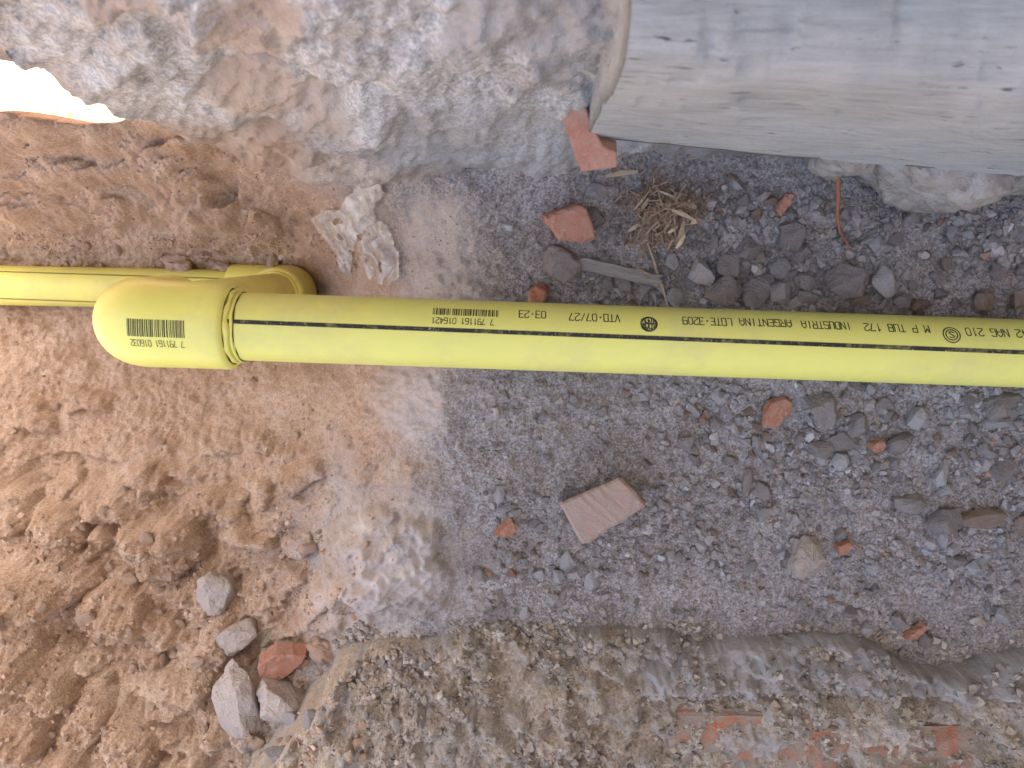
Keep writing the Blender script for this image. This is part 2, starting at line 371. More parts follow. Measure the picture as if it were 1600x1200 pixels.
A2[:Nm, Nm] = 1; A2[:Nm, Nm+1:] = mxy; A2[Nm, :Nm] = 1; A2[Nm+1:, :Nm] = mxy.T
W2 = np.linalg.solve(A2, np.concatenate([mp_[:, 2], np.zeros(3)]))
wx = np.concatenate([np.arange(-.165, .345, .00115), np.linspace(.35, 1.5, 24)]); wy = np.concatenate([np.linspace(-1.2, -.365, 20), np.arange(-.36, -.17, .00115)])
WX, WY = np.meshgrid(wx, wy, indexing='ij')
xc = np.clip(WX, -.165, .36); yc = np.clip(WY, -.40, -.17)
WZ = W2[Nm]+W2[Nm+1]*xc+W2[Nm+2]*yc
for k in range(Nm): WZ = WZ + W2[k]*kern(np.hypot(xc-mxy[k, 0], yc-mxy[k, 1]))
bpx, bpy_, _ = project(np.stack([WX, WY, WZ], -1))
BQX = (bpx-800)*.00036; BQY = (600-bpy_)*.00036
# outline of the bank: foot line along the floor and lip above the pit
foot = np.interp(bpx, [560, 640, 760, 900, 980, 1060, 1130, 1200, 1290, 1380, 1440, 1480, 1560, 1640], [1022, 992, 965, 962, 968, 978, 985, 990, 983, 1000, 1030, 1045, 1022, 1005])
foot = foot + 14 + 13*fbm(BQX*22, BQX*0+.4, 3, 61)
lipx = np.interp(bpy_, [1000, 1020, 1045, 1075, 1130, 1190, 1300], [620, 580, 535, 515, 478, 428, 350]) + 10*fbm(WX*10, WY*30, 3, 62)
dn = np.minimum((bpy_-foot)/1.0, (bpx-lipx)*1.1)
right = ss(960, 1050, bpx)
crev = np.interp(bpx, [1000, 1050, 1250, 1420, 1600], [1096, 1090, 1092, 1094, 1100]) + 5*fbm(WX*30, WY*4, 3, 63)
bh = .0045*fbm(WX*22, WY*22, 5, 64) + .0055*billow(BQX*40+.3*fbm(BQX*40, BQY*40, 2, 59), BQY*40, 5, 60, .6) + .002*fbm(BQX*70, BQY*70, 4, 65, .6) + .0009*fbm(WX*240, WY*240, 2, 66)
f1, f2, idv = worley(BQX*95, BQY*95, 7)
crumbs = np.clip(1-f1*1.5, 0, 1)*(idv > .55)
bh += .0050*crumbs*(.35+.65*(1-right*ss(1090, 1110, bpy_)))
bh += .004*ridged(WX*20, WY*30, 4, 67)*(1-ss(1080, 1100, bpy_)*right)
brickish = right*ss(4, 16, bpy_-crev)
bh = bh*(1-.45*brickish) - .006*right*np.exp(-((bpy_-crev)/5.)**2)
WZ = WZ + bh
WZ = np.where(WY < -.36, np.minimum(WZ + (.10-WZ)*ss(-.36, -.42, WY), .13), WZ)
WZ = WZ - .07*(1-ss(-9, 3, dn + 8*fbm(BQX*18, BQY*18, 2, 68)))
b2x, b2y, _ = project(np.stack([WX, WY, WZ], -1)); B2X = (b2x-800)*.00036; B2Y = (600-b2y)*.00036
WZ = WZ + (.0032*billow(B2X*34, B2Y*34, 5, 160, .6) + .0016*fbm(B2X*110, B2Y*110, 3, 161, .65))*(WY > -.36)
WZ = np.where(WX > .35, np.minimum(WZ, .14), WZ)
tint = np.clip(right*(1-ss(-6, 4, bpy_-crev))*.9 + crumbs*.7*(bpx > 300) + .35*ss(.1, .5, fbm(WX*26, WY*26, 3, 69)), 0, 1)
bank = link('mortar_bank', mesh_np('mortar_bank', np.stack([WX, WY, WZ], -1).reshape(-1, 3), grid_faces(len(wx), len(wy)), MAT['mortar'], True, {'tint': tint.ravel()}),
            label='rough brown-grey mortar bank over old bricks along the trench edge opposite the beam', category='wall')
def surf_z(x, y):
    x = np.atleast_1d(np.asarray(x, float)); y = np.atleast_1d(np.asarray(y, float))
    z = bil(x, y, GZ, gx, gy)
    inside = (x > wx[0]) & (x < wx[-1]) & (y > wy[0]) & (y < wy[-1])
    return np.where(inside, np.maximum(z, bil(x, y, WZ, wx, wy)), z)
def hit(pxx, pyy):
    """first point of ground or bank under a pixel"""
    r = ray(pxx, pyy); d = np.arange(.2, .9, .0008); P = CAM + r*d[:, None]
    below = P[:, 2] < surf_z(P[:, 0], P[:, 1]); k = int(np.argmax(below)); return P[k]

# bricks that show through the bank below its crevice
def add_box(bm, lo, hi, mtx=None, bev=0.0):
    r = bmesh.ops.create_cube(bm, size=1)
    for v in r['verts']:
        v.co = Vector([(lo[k]+hi[k])/2 + v.co[k]*(hi[k]-lo[k]) for k in range(3)])
        if mtx is not None: v.co = mtx @ v.co
    return r['verts']
def rough_brick(L_, W_, H_, seed):
    bm = bmesh.new(); add_box(bm, (-L_/2, -W_/2, -H_/2), (L_/2, W_/2, H_/2))
    bmesh.ops.bevel(bm, geom=bm.edges[:], offset=.003, segments=1, affect='EDGES')
    bmesh.ops.subdivide_edges(bm, edges=bm.edges[:], cuts=3, use_grid_fill=True)
    rr = np.random.default_rng(seed)
    for v in bm.verts: v.co += Vector(rr.normal(0, .0007, 3))
    me = bpy.data.meshes.new('brick'); bm.to_mesh(me); bm.free(); return me
def brick_wall_material():
    t = NT('old_brick'); t.color(t.mix(t.ramp(t.noise(70, 7, .7), [(.36, 0), (.54, 1)]), (.46, .18, .095), (.34, .29, .245)))
    t.bump(t.noise(300, 6, .7), .002, .8); return t.m
MAT['old_brick'] = brick_wall_material()
for k, (a, b, L_) in enumerate([(1160, 1168, .082), (1435, 1180, .072), (1300, 1185, .03)]):
    me = rough_brick(L_, .034, .03, 90+k); me.materials.append(MAT['old_brick'])
    P = G(a, b, .036); yy = np.linspace(P[1]-.012, P[1]+.012, 40)
    zz = np.mean([surf_z(np.full(40, P[0]+o_), yy) for o_ in np.linspace(-.03, .03, 15)], axis=0); sl = np.polyfit(yy-P[1], zz, 1)
    ang = math.atan(sl[0]); nrm = np.array([0, -math.sin(ang), math.cos(ang)])
    o = link('brick', me, bank); o.location = np.array([P[0], P[1], sl[1]]) - nrm*(.015+.0009); o.rotation_euler = (ang, math.radians(random.uniform(-2, 2)), math.radians(random.uniform(-3, 3)))

# ------------------------------------------------------------------ far side: foundation under the house wall
low = np.array([G(a, b, z) for a, b, z in ((-500,80,.04),(-200,95,.035),(0,98,.03),(80,108,.026),(160,116,.016),(255,152,-.002),(330,246,-.085),(450,298,-.115),(540,325,-.085),(640,345,-.02),(760,338,.0),(900,318,.004),(1000,300,.004),(1300,290,.0),(1700,290,0))])
top = np.array([G(a, b, .205) for a, b in ((-700,-80),(0,-70),(300,-65),(600,-60),(900,-55),(1600,-20))])
ux = np.concatenate([np.linspace(-.52, -.36, 14)[:-1], np.arange(-.36, .12, .00115), np.linspace(.125, 1.8, 40)])
rows = []   # (kind, t): back foot, under edge, face, ledge, house wall
tv = np.concatenate([[-3, -2, -1.4, -1], np.linspace(0, 1, 230), [1.02, 1.15, 1.35, 2, 3, 4, 5, 6]])
TX, TV = np.meshgrid(ux, tv, indexing='ij')
yl = np.interp(TX, low[:, 0], low[:, 1]); zl = np.interp(TX, low[:, 0], low[:, 2]); yt = np.maximum(np.interp(TX, top[:, 0], top[:, 1]), yl+.010)
gapw = 1-ss(G(240,160,0)[0]-.015, G(240,160,0)[0]+.03, TX)
zl2 = zl - .05*(1-gapw)
t_ = np.clip(TV, 0, 1)
bulge = np.sin(t_*np.pi)*(-.002+.004*fbm(TX*9, TX*0+.3, 2, 71))
FY = yl + (yt-yl)*t_**1.1 - bulge; FZ = zl2 + (.205-zl2)*t_
FY = np.where(TV < 0, yl + .035*np.minimum(-TV, 2.2), FY); FZ = np.where(TV < 0, zl2+.004*np.minimum(-TV, 2), FZ)
up = np.clip((TV-1.02)/.33, 0, 1); FY = np.where(TV > 1, yt+.035*up, FY)
FZ = np.where(TV >= 2, .205 + (TV-1.35)/4.65*2.3, FZ)
ar = t_*.22
fpx, fpy, _ = project(np.stack([TX, FY, FZ], -1))
FQX = np.clip(fpx-800, -3000, 3000)*.00030; FQY = np.clip(600-fpy, -3000, 3000)*.00030
d = .006*fbm(FQX*9, FQY*12, 4, 72) + .0035*ridged(FQX*9+FQY*9, FQY*20-FQX*7, 4, 73) + .0030*billow(FQX*22+FQY*8, FQY*28-FQX*10, 5, 76, .55) + .0014*fbm(FQX*70, FQY*70, 4, 74, .6) + .0006*fbm(FQX*220, FQY*220, 2, 75)
f1, f2, idv = worley(TX*48, ar*55, 9); d += .0022*np.clip(1-f1*1.4, 0, 1)*(idv > .6)
crl = np.interp(fpx, [0, 330, 560, 760, 930], [30, 80, 128, 108, 70]); d -= .006*np.exp(-((fpy-crl-6)/7)**2)*(fpx > 380)
d += .004*ss(10, -10, fpy-crl)*(fpx > 300)
d = d - .006
d = d*np.where((TV >= 0) & (TV <= 1), 1, .0)*ss(0, .03, t_+.012)
FYd = FY - d*.9; FZd = FZ + d*.35
# the wall closes at its outer face
back = np.stack([ux, np.full(len(ux), .20), np.full(len(ux), 2.5)], 1)
V = np.stack([TX, FYd, FZd], -1)
ftint = np.clip(ss(.62, .12, t_ + .3*fbm(FQX*12, FQY*16, 4, 77))*.95 + .8*ss(.05, .5, fbm(FQX*14, FQY*20, 4, 78)), 0, 1)
fbrown = 1-ss(420, 640, fpx+90*fbm(FQX*9, FQY*9, 3, 79)+.4*(fpy-250))
V2 = np.concatenate([V, np.stack([TX[:, :2], np.full((len(ux), 2), .21), np.stack([np.full(len(ux), 2.5), zl2[:, 0]+.01], 1)], -1)], 1)
nj = V2.shape[1]; Fq = grid_faces(len(ux), nj)
i_ = np.arange(len(ux)-1)*nj; Fq = np.concatenate([Fq, np.stack([i_+nj-1, i_+2*nj-1, i_+nj, i_], 1)])
V2 = V2[:, list(range(nj))]
Fq_wall = Fq.copy()
tt = np.concatenate([ftint, np.zeros((len(ux), 2))], 1)
fw = link('foundation_wall', mesh_np('foundation_wall', V2.reshape(-1, 3), Fq, MAT['found'], True, {'tint': tt.ravel(), 'brown': np.concatenate([fbrown, np.zeros((len(ux), 2))], 1).ravel()}),
     label='crumbling pale concrete foundation wall hanging over the brown pit and its sunlit gap', category='wall')

def box_mesh(name, lo, hi, mat):
    bm = bmesh.new(); r_ = bmesh.ops.create_cube(bm, size=1)
    for v in r_['verts']: v.co = Vector([(lo[k]+hi[k])/2 + v.co[k]*(hi[k]-lo[k]) for k in range(3)])
    bmesh.ops.bevel(bm, geom=bm.edges[:], offset=.01, segments=2, affect='EDGES')
    me = bpy.data.meshes.new(name); bm.to_mesh(me); bm.free(); me.materials.append(mat); return me
def blocker_material():
    t = NT('blocker_plaster'); t.color(t.ramp(t.noise(6, 7, .65), [(.3, (.34, .32, .30)), (.7, (.46, .44, .42))])); t.bump(t.noise(60, 6, .7), .003, .7); return t.m
link('light_blocker_wall', box_mesh('light_blocker_wall', (.62, -1.9, .02), (.82, .06, 2.5), blocker_material()), fw)  # unseen wall, added to block skylight from the right
# ------------------------------------------------------------------ yellow gas pipe
PR, ER = .016, .0205
P0 = U(330, 508.5, .362); P1 = U(1600, 552.5, .362); ud = (P1-P0)/np.linalg.norm(P1-P0)
VX = U(194, 506, .362)                                    # axis of the drop
k = np.dot(VX-P0, ud); CORNER = P0 + ud*k                 # upper elbow corner
ZLOW = -.227
LOWC = np.array([U(462, 455, .62)[0], U(462, 455, .62)[1], ZLOW])
q = U(0, 446, .62); ld = np.array([q[0]-LOWC[0], q[1]-LOWC[1], 0.0]); ld /= np.linalg.norm(ld)
def frame(dv):
    dv = dv/np.linalg.norm(dv); e1 = np.array([0, 0, 1.]) - dv*dv[2]
    if np.linalg.norm(e1) < .1: e1 = np.array([0, 1., 0]) - dv*dv[1]
    e1 /= np.linalg.norm(e1); return e1, np.cross(dv, e1)
def sweep(name, pts, rads, mat, seg=56, cap=False):
    pts = np.array(pts); nP = len(pts); T = np.gradient(pts, axis=0)
    e1, e2 = frame(T[0]); V = []
    for i in range(nP):
        t = T[i]/np.linalg.norm(T[i]); e1 = e1 - t*np.dot(e1, t); e1 /= np.linalg.norm(e1); e2 = np.cross(t, e1)
        a = np.linspace(0, 2*np.pi, seg, endpoint=False)
        V.append(pts[i] + rads[i]*(np.cos(a)[:, None]*e1 + np.sin(a)[:, None]*e2))
    V = np.concatenate(V); Fq = []
    for i in range(nP-1):
        for a in range(seg): b = (a+1) % seg; Fq.append((i*seg+a, i*seg+b, (i+1)*seg+b, (i+1)*seg+a))
    return mesh_np(name, V, Fq, mat, True)
def cyl(name, a, b, r, mat, seg=64, nseg=2): 
    return sweep(name, [a + (b-a)*t for t in np.linspace(0, 1, nseg)], [r]*nseg, mat, seg)
def elbow_mesh(C, d1, d2, L1, L2, R):
    """two sockets meeting in a bend; d1, d2 point away from the corner along the sockets"""
    pts, rad = [], []
    for (o, r) in ((L1-.004, PR+.0002), (L1+.0006, PR+.0004), (L1+.0012, PR+.0022), (L1+.0004, ER-.0007), (L1-.0012, ER), (L1-.006, ER), ((L1+R)/2, ER), (R+.001, ER)):
        pts.append(C + d1*o); rad.append(r)
    for a in np.linspace(0, np.pi/2, 15):
        ctr = C + (d1+d2)*R; pts.append(ctr - d2*R*math.cos(a) - d1*R*math.sin(a)); rad.append(ER*(1+.03*math.sin(2*a)))
    for (o, r) in ((R+.001, ER), ((L2+R)/2, ER), (L2-.0012, ER), (L2+.0004, ER-.0007), (L2+.0012, PR+.0022), (L2+.0006, PR+.0004), (L2-.004, PR+.0002)):
        pts.append(C + d2*o); rad.append(r)
    # tangents must not flip at the rims: build rings by hand
    pts = np.array(pts); nP = len(pts); seg = 64; V = []
    for i in range(nP):
        if i < 8: t = -d1
        elif i >= nP-7: t = d2
        else:
            a = np.linspace(0, np.pi/2, 15)[i-8]; t = -d1*math.cos(a) + d2*math.sin(a)
        e2 = np.cross(d1, d2); e2 /= np.linalg.norm(e2); e1 = np.cross(e2, t)
        a = np.linspace(0, 2*np.pi, seg, endpoint=False)
        V.append(pts[i] + rad[i]*(np.cos(a)[:, None]*e1 + np.sin(a)[:, None]*e2))
    V = np.concatenate(V); Fq = [(i*seg+a, i*seg+(a+1) % seg, (i+1)*seg+(a+1) % seg, (i+1)*seg+a) for i in range(nP-1) for a in range(seg)]
    return mesh_np('elbow', V, Fq, MAT['elbow'], True)
def ring(name, C, d, R, r, mat, wob=0, seed=0):
    e1, e2 = frame(d); V, Fq = [], []; nA, nB = 72, 8
    for i in range(nA):
        a = 2*np.pi*i/nA; rr = r*(1+wob*math.sin(3*a+seed)*.5+wob*.5*math.sin(11*a+2*seed)); off = wob*r*.7*math.sin(7*a+seed)
        for j in range(nB):
            b = 2*np.pi*j/nB; V.append(C + d*(off+rr*math.sin(b)) + (R+rr*math.cos(b))*(math.cos(a)*e1+math.sin(a)*e2))
    for i in range(nA):
        for j in range(nB): Fq.append((i*nB+j, ((i+1) % nA)*nB+j, ((i+1) % nA)*nB+(j+1) % nB, i*nB+(j+1) % nB))
    return mesh_np(name, V, Fq, mat, True)
down = (LOWC-CORNER)/np.linalg.norm(LOWC-CORNER); SOCK = .0515; BR = .0207
pipeline = empty('gas_pipeline', LOWC, label='bright yellow plastic gas pipe with elbows stepping down into the brown pit', category='pipe')
up_pipe = part('pipe', cyl('pipe', CORNER+ud*(SOCK-.012), CORNER+ud*.95, PR, MAT['pipe'], 96, 40), pipeline, label='long upper pipe with black stripe and printed lettering')
el_me = elbow_mesh(CORNER, ud, down, SOCK, SOCK, BR)
elbow = part('elbow', el_me, pipeline, label='upper elbow with a barcode on its rounded top')
part('weld_bead', ring('weld_bead', CORNER+ud*(SOCK+.0022), ud, PR+.0006, .0013, MAT['elbow'], .35, 1), elbow)
part('weld_bead', ring('weld_bead', CORNER+ud*(SOCK+.0046), ud, PR+.0001, .0007, MAT['elbow'], .25, 2), elbow)
part('seam', ring('seam', CORNER+ud*(SOCK+.0008), ud, PR+.0016, .00030, MAT['seam'], 1.6, 5), elbow)
part('seam', ring('seam', CORNER+ud*(SOCK+.0056), ud, PR+.0002, .00022, MAT['seam'], .8, 3), elbow)
part('riser', cyl('riser', CORNER+down*(SOCK-.012), LOWC-down*(SOCK-.012), PR, MAT['pipe'], 72), pipeline)
low_el = part('elbow', elbow_mesh(LOWC, -down, ld, SOCK, SOCK, BR), pipeline, label='lower elbow resting in the pit soil')
part('weld_bead', ring('weld_bead', LOWC-down*(SOCK+.002), -down, PR+.0006, .0013, MAT['elbow'], .3, 4), low_el)
low_pipe = part('pipe', cyl('pipe', LOWC+ld*(SOCK-.012), LOWC+ld*.70, PR, MAT['pipe'], 72), pipeline, label='lower pipe lying in the pit, smeared with soil')

def cyl_coord(pxx, pyy, A0, dv, R):
    """camera-side surface point of a cylinder under a pixel, as (s along the axis, angle)"""
    r = ray(pxx, pyy); r = r/np.linalg.norm(r); e1, e2 = frame(dv); o = CAM-A0
    a = np.array([np.dot(r, e1), np.dot(r, e2)]); b = np.array([np.dot(o, e1), np.dot(o, e2)])
    qa, qb, qc = a@a, 2*a@b, b@b-R*R; disc = max(0., qb*qb-4*qa*qc); t = (-qb-math.sqrt(disc))/(2*qa)
    P = o+r*t; return np.dot(P, dv), math.atan2(np.dot(P, e2), np.dot(P, e1))
def on_cyl(s, th, A0, dv, R):
    e1, e2 = frame(dv); return A0+dv*s+R*(math.cos(th)*e1+math.sin(th)*e2)
def stripe(A0, dv, R, pa, pb, wpx, mat, s0=None, s1=None, name='stripe'):
    (sa, ta), (sb, tb) = cyl_coord(*pa, A0, dv, R), cyl_coord(*pb, A0, dv, R)
    w_ = wpx/F*.36/R/2; V, Fq = [], []
    lo = sa if s0 is None else s0; hi = sb if s1 is None else s1
    for i, s in enumerate(np.linspace(lo, hi, 60)):
        th = ta+(tb-ta)*(s-sa)/(sb-sa)
        for o in (-w_, 0, w_): V.append(on_cyl(s, th+o, A0, dv, R+.00012))
        if i: b = 3*i; Fq += [(b-3, b, b+1, b-2), (b-2, b+1, b+2, b-1)]
    return mesh_np(name, V, Fq, mat, True)
part('stripe', stripe(CORNER, ud, PR, (420, 504.5), (1560, 549), 6.4, MAT['ink'], SOCK+.001, .95), up_pipe)
for (pa, pb) in (((20, 425), (180, 430)), ((20, 467), (130, 471))):
    part('stripe', stripe(LOWC, ld, PR, pa, pb, 3.5, MAT['ink_faded'], SOCK, .70), low_pipe)

GLY = {'0': [[(0,1),(0,5),(1,6),(3,6),(4,5),(4,1),(3,0),(1,0),(0,1)]], '1': [[(1,5),(2.2,6),(2.2,0)]],
 '2': [[(0,5.2),(.8,6),(3.2,6),(4,5.2),(4,3.7),(0,1),(0,0),(4,0)]], '3': [[(0,6),(4,6),(4,3.2),(1,3.2)],[(4,3.2),(4,0),(0,0)]],
 '4': [[(3,0),(3,6),(0,2),(4,2)]], '6': [[(3.5,6),(1,6),(0,5),(0,0),(4,0),(4,3),(0,3)]], '7': [[(0,6),(4,6),(4,5),(1.8,0)]],
 '9': [[(.5,0),(3,0),(4,1),(4,6),(0,6),(0,3),(4,3)]], 'A': [[(0,0),(0,4.5),(1.5,6),(2.5,6),(4,4.5),(4,0)],[(0,2.4),(4,2.4)]],
 'B': [[(0,0),(0,6),(3.5,6),(4,5.3),(4,3.6),(3.4,3.1),(0,3.1)],[(3.4,3.1),(4,2.5),(4,.7),(3.5,0),(0,0)]], 'D': [[(0,0),(0,6),(3,6),(4,5),(4,1),(3,0),(0,0)]],
 'E': [[(4,6),(0,6),(0,0),(4,0)],[(0,3.1),(3,3.1)]], 'G': [[(4,5.3),(3.3,6),(0,6),(0,0),(4,0),(4,2.8),(2.3,2.8)]], 'I': [[(2,0),(2,6)]],
 'L': [[(0,6),(0,0),(4,0)]], 'M': [[(0,0),(0,6),(2,3),(4,6),(4,0)]], 'N': [[(0,0),(0,6),(4,0),(4,6)]], 'O': [[(0,0),(0,6),(4,6),(4,0),(0,0)]],
 'P': [[(0,0),(0,6),(4,6),(4,3),(0,3)]], 'R': [[(0,0),(0,6),(4,6),(4,3.2),(0,3.2)],[(1.8,3.2),(4,0)]], 'S': [[(4,5.3),(3.3,6),(0,6),(0,3.1),(4,3.1),(4,0),(.6,0),(0,.7)]],
 'T': [[(0,6),(4,6)],[(2,6),(2,0)]], 'U': [[(0,6),(0,0),(4,0),(4,6)]], 'V': [[(0,6),(2,0),(4,6)]], '/': [[(.5,0),(3.5,6)]], '.': [[(1.6,2.6),(2.4,2.6)],[(1.6,3.2),(2.4,3.2)]], '-': [[(.4,3),(3.6,3)]], ' ': []}
def circle(cx, cy, r, n_=28): return [(cx+r*math.cos(2*math.pi*i/n_), cy+r*math.sin(2*math.pi*i/n_)) for i in range(n_+1)]
def text_lines(txt, x0, y0, cw, chh, fill=.74):
    """strokes in plan units; returns polylines"""
    out = []
    for i, c in enumerate(txt):
        for pl in GLY[c]: out.append([(x0+i*cw+p[0]/4*cw*fill, y0+p[1]/6*chh) for p in pl])
    return out
def ribbons(polys, wd, fmap):
    V, Fq = [], []
    for pl in polys:
        for (x0, y0), (x1, y1) in zip(pl[:-1], pl[1:]):
            L_ = math.hypot(x1-x0, y1-y0)
            if L_ < 1e-9: continue
            tx, ty = (x1-x0)/L_, (y1-y0)/L_; nx_, ny_ = -ty*wd/2, tx*wd/2
            ns = max(1, int(L_/(wd*3))); ex = wd*.4
            for i in range(ns):
                a0 = -ex + (L_+2*ex)*i/ns; a1 = -ex + (L_+2*ex)*(i+1)/ns; b = len(V)
                for a, sg in ((a0, 1), (a0, -1), (a1, -1), (a1, 1)): V.append(fmap(x0+tx*a+sg*nx_, y0+ty*a+sg*ny_))
                Fq.append((b, b+1, b+2, b+3))
    return V, Fq
MM = .36/F       # one photograph pixel at the pipe, in metres
def print_on_pipe(name, polys, cx, cy, wd, mat, label=None):
    """polys in pixels (x right, y up as the reader sees it), centred; read upside down in the photograph"""
    s0, th0 = cyl_coord(cx, cy, CORNER, ud, PR); sgn = 1 if cyl_coord(cx, cy+5, CORNER, ud, PR)[1] > th0 else -1
    V, Fq = ribbons(polys, wd, lambda x, y: on_cyl(s0-x*MM, th0+sgn*y*MM/PR, CORNER, ud, PR+.0001))
    part(name, mesh_np(name, V, Fq, mat, True), up_pipe, label=label)
def centred(txt, wpx, hpx): 
    cw = wpx/(len(txt)-.26); return text_lines(txt, -wpx/2, -hpx/2, cw, hpx)
for txt, cx, cy, wpx in (('03.23', 832, 491, 40), ('VTO.07/27', 929, 496, 76), ('LOTE.3209', 1105, 502, 74), ('ARGENTINA', 1196, 504, 78), ('INDUSTRIA', 1291, 508, 74), ('M P TUB 172', 1401, 512.5, 98), ('-42 NAG 210', 1562, 520, 102)):
    print_on_pipe('lettering', centred(txt, wpx, 13.5), cx, cy, 1.7, MAT['ink'], 'printed lettering '+txt.replace('.', ' '))
print_on_pipe('lettering', centred('7 791161 016421', 93, 9), 723, 502, 1.3, MAT['ink'], 'printed barcode number')
rb = random.Random(3)
def bars(wpx, hpx, x_gap=None):
    out, x = [], -wpx/2
    while x < wpx/2:
        b = rb.choice([1.0, 1.0, 1.6, 2.3]); g = rb.choice([.9, .9, 1.4, 1.9])
        if x_gap is None or not (x_gap[0] < x < x_gap[1]): out.append((x, b))
        x += b+g
    return [((x, -hpx/2, x+b, hpx/2)) for x, b in out]
def bar_mesh(name, bl, fmap, mat):
    V, Fq = [], []
    for (x0, y0, x1, y1) in bl:
        for i in range(4):
            ya, yb = y0+(y1-y0)*i/4, y0+(y1-y0)*(i+1)/4; b = len(V)
            V += [fmap(x0, ya), fmap(x1, ya), fmap(x1, yb), fmap(x0, yb)]; Fq.append((b, b+1, b+2, b+3))
    return mesh_np(name, V, Fq, mat, True)
s0, th0 = cyl_coord(727, 488, CORNER, ud, PR); sg = 1 if cyl_coord(727, 493, CORNER, ud, PR)[1] > th0 else -1
part('barcode', bar_mesh('barcode', bars(100, 13, (18, 22)), lambda x, y: on_cyl(s0-x*MM, th0+sg*y*MM/PR, CORNER, ud, PR+.0001), MAT['ink']), up_pipe)
iram = [circle(0, 0, 12.2), circle(0, 0, 10.6)] + text_lines('IRAM', -9.5, -8, 5.2, 16, .8) + [[(-10, 0), (10, 0)]]
print_on_pipe('emblem', iram, 1014, 506, 1.9, MAT['ink'], 'round printed certification mark')
smark = [circle(0, 0, 12.6), circle(0, 0, 8.6)] + [[(x*1.15, y*1.15) for x, y in ((3,3),(1,4.3),(-2,4),(-3,2),(0,0),(3,-2),(2,-4),(-1,-4.3),(-3,-3))]]
print_on_pipe('emblem', smark, 1487, 523, 1.9, MAT['ink'], 'round printed safety mark with letter S')
# barcode on the elbow, laid on its curved top from above
bvh = BVHTree.FromPolygons([v.co.copy() for v in el_me.vertices], [tuple(p.vertices) for p in el_me.polygons])
C2 = U(247.5, 512, .345)
def on_elbow(x, y):
    P = C2 - ud*x*.345/F + np.array([-ud[1], ud[0], 0])*(-y)*.345/F
    h_ = bvh.ray_cast(Vector((P[0], P[1], .3)), Vector((0, 0, -1)))
    return np.array(h_[0] + h_[1]*.00015) if h_[0] else P
part('barcode', bar_mesh('barcode', bars(90, 27), on_elbow, MAT['ink_grey']), elbow)
V, Fq = ribbons([[(x, y+24) for x, y in pl] for pl in centred('7 791161 016032', 84, 10)], 1.1, on_elbow)
part('lettering', mesh_np('lettering', V, Fq, MAT['ink_faded'], True), elbow, label='faded barcode number')

# ------------------------------------------------------------------ wooden beam on the trench edge
def beam():
    zb, zt = .070, .212; nu, nv = 240, 60
    bl, br = G(917, 214, zb), G(1700, 284, zb); tl, tr = G(984, 96, zt), G(1700, 130, zt)
    bl2 = bl; V = []
    prof = [(0.0, 0)]  # profile v: 0..1 face, 1..2 top, then back and under
    us = np.linspace(0, 1, nu)
    V = np.zeros((nu, nv, 3))
    for j in range(nv):
        if j < 30: v = j/29.; a = bl+(tl-bl)*v; b = br+(tr-br)*v
        elif j < 46: v = (j-29)/16.; a = tl+np.array([0, .10*v, .001]); b = tr+np.array([0, .10*v, .001])
        elif j < 52: v = (j-45)/6.; a = tl+np.array([0, .10, -(zt-zb)*v]); b = tr+np.array([0, .10, -(zt-zb)*v])
        else: v = (j-51)/8.; a = tl+np.array([0, .10, -(zt-zb)]); a = a+(bl-a)*v; bb = tr+np.array([0, .10, -(zt-zb)]); b = bb+(br-bb)*v
        V[:, j] = a + (b-a)*us[:, None]
        V[:, j, 0] += (1-us)**30*.0006*float(perlin(np.array([j*.21]), np.array([.5]), 85)[0])
    for _ in range(14):
        V[:, 24:35] = (V[:, 23:34]+2*V[:, 24:35]+V[:, 25:36])/4
    u_, v_ = np.meshgrid(us*.22, np.arange(nv)*.0048, indexing='ij')
    dd = .0007*fbm(u_*18, v_*160, 3, 81) + .0016*fbm(u_*12, v_*20, 3, 82)
    cr = np.clip(perlin(u_*45, v_*330, 83)-.42, 0, 1); dd -= .006*cr
    ctr = V.mean(axis=1, keepdims=True); dr = V-ctr; dr[..., 0] = 0; dr /= np.linalg.norm(dr, axis=2, keepdims=True)
    V += dr*dd[..., None]
    Fq = grid_faces(nu, nv); i = np.arange(nu-1)*nv; Fq = np.concatenate([Fq, np.stack([i+nv-1, i+2*nv-1, i+nv, i], 1)])
    # end grain: fan towards the end's middle in rings
    Vv = V.reshape(-1, 3); ringi = [np.arange(nv)]; ex = []
    c0 = V[0].mean(axis=0)
    for s in (.8, .55, .3, .05):
        r_ = c0+(V[0]-c0)*s; r_[:, 0] += .0009*perlin(r_[:, 1]*260, r_[:, 2]*260, 84) - .0003
        ringi.append(len(Vv)+len(ex)*nv+np.arange(nv)); ex.append(r_)
    Vv = np.concatenate([Vv]+ex)
    for a, b in zip(ringi[:-1], ringi[1:]): Fq = np.concatenate([Fq, np.stack([a, b, np.roll(b, -1), np.roll(a, -1)], 1)])
    return mesh_np('wooden_beam', Vv, Fq, MAT['beam'], True)
beam_me = beam(); beam_me.polygons.foreach_set('use_smooth', [True]*len(beam_me.polygons))
link('wooden_beam', beam_me, label='thick weathered grey wooden beam overhanging the gravel trench floor', category='beam')

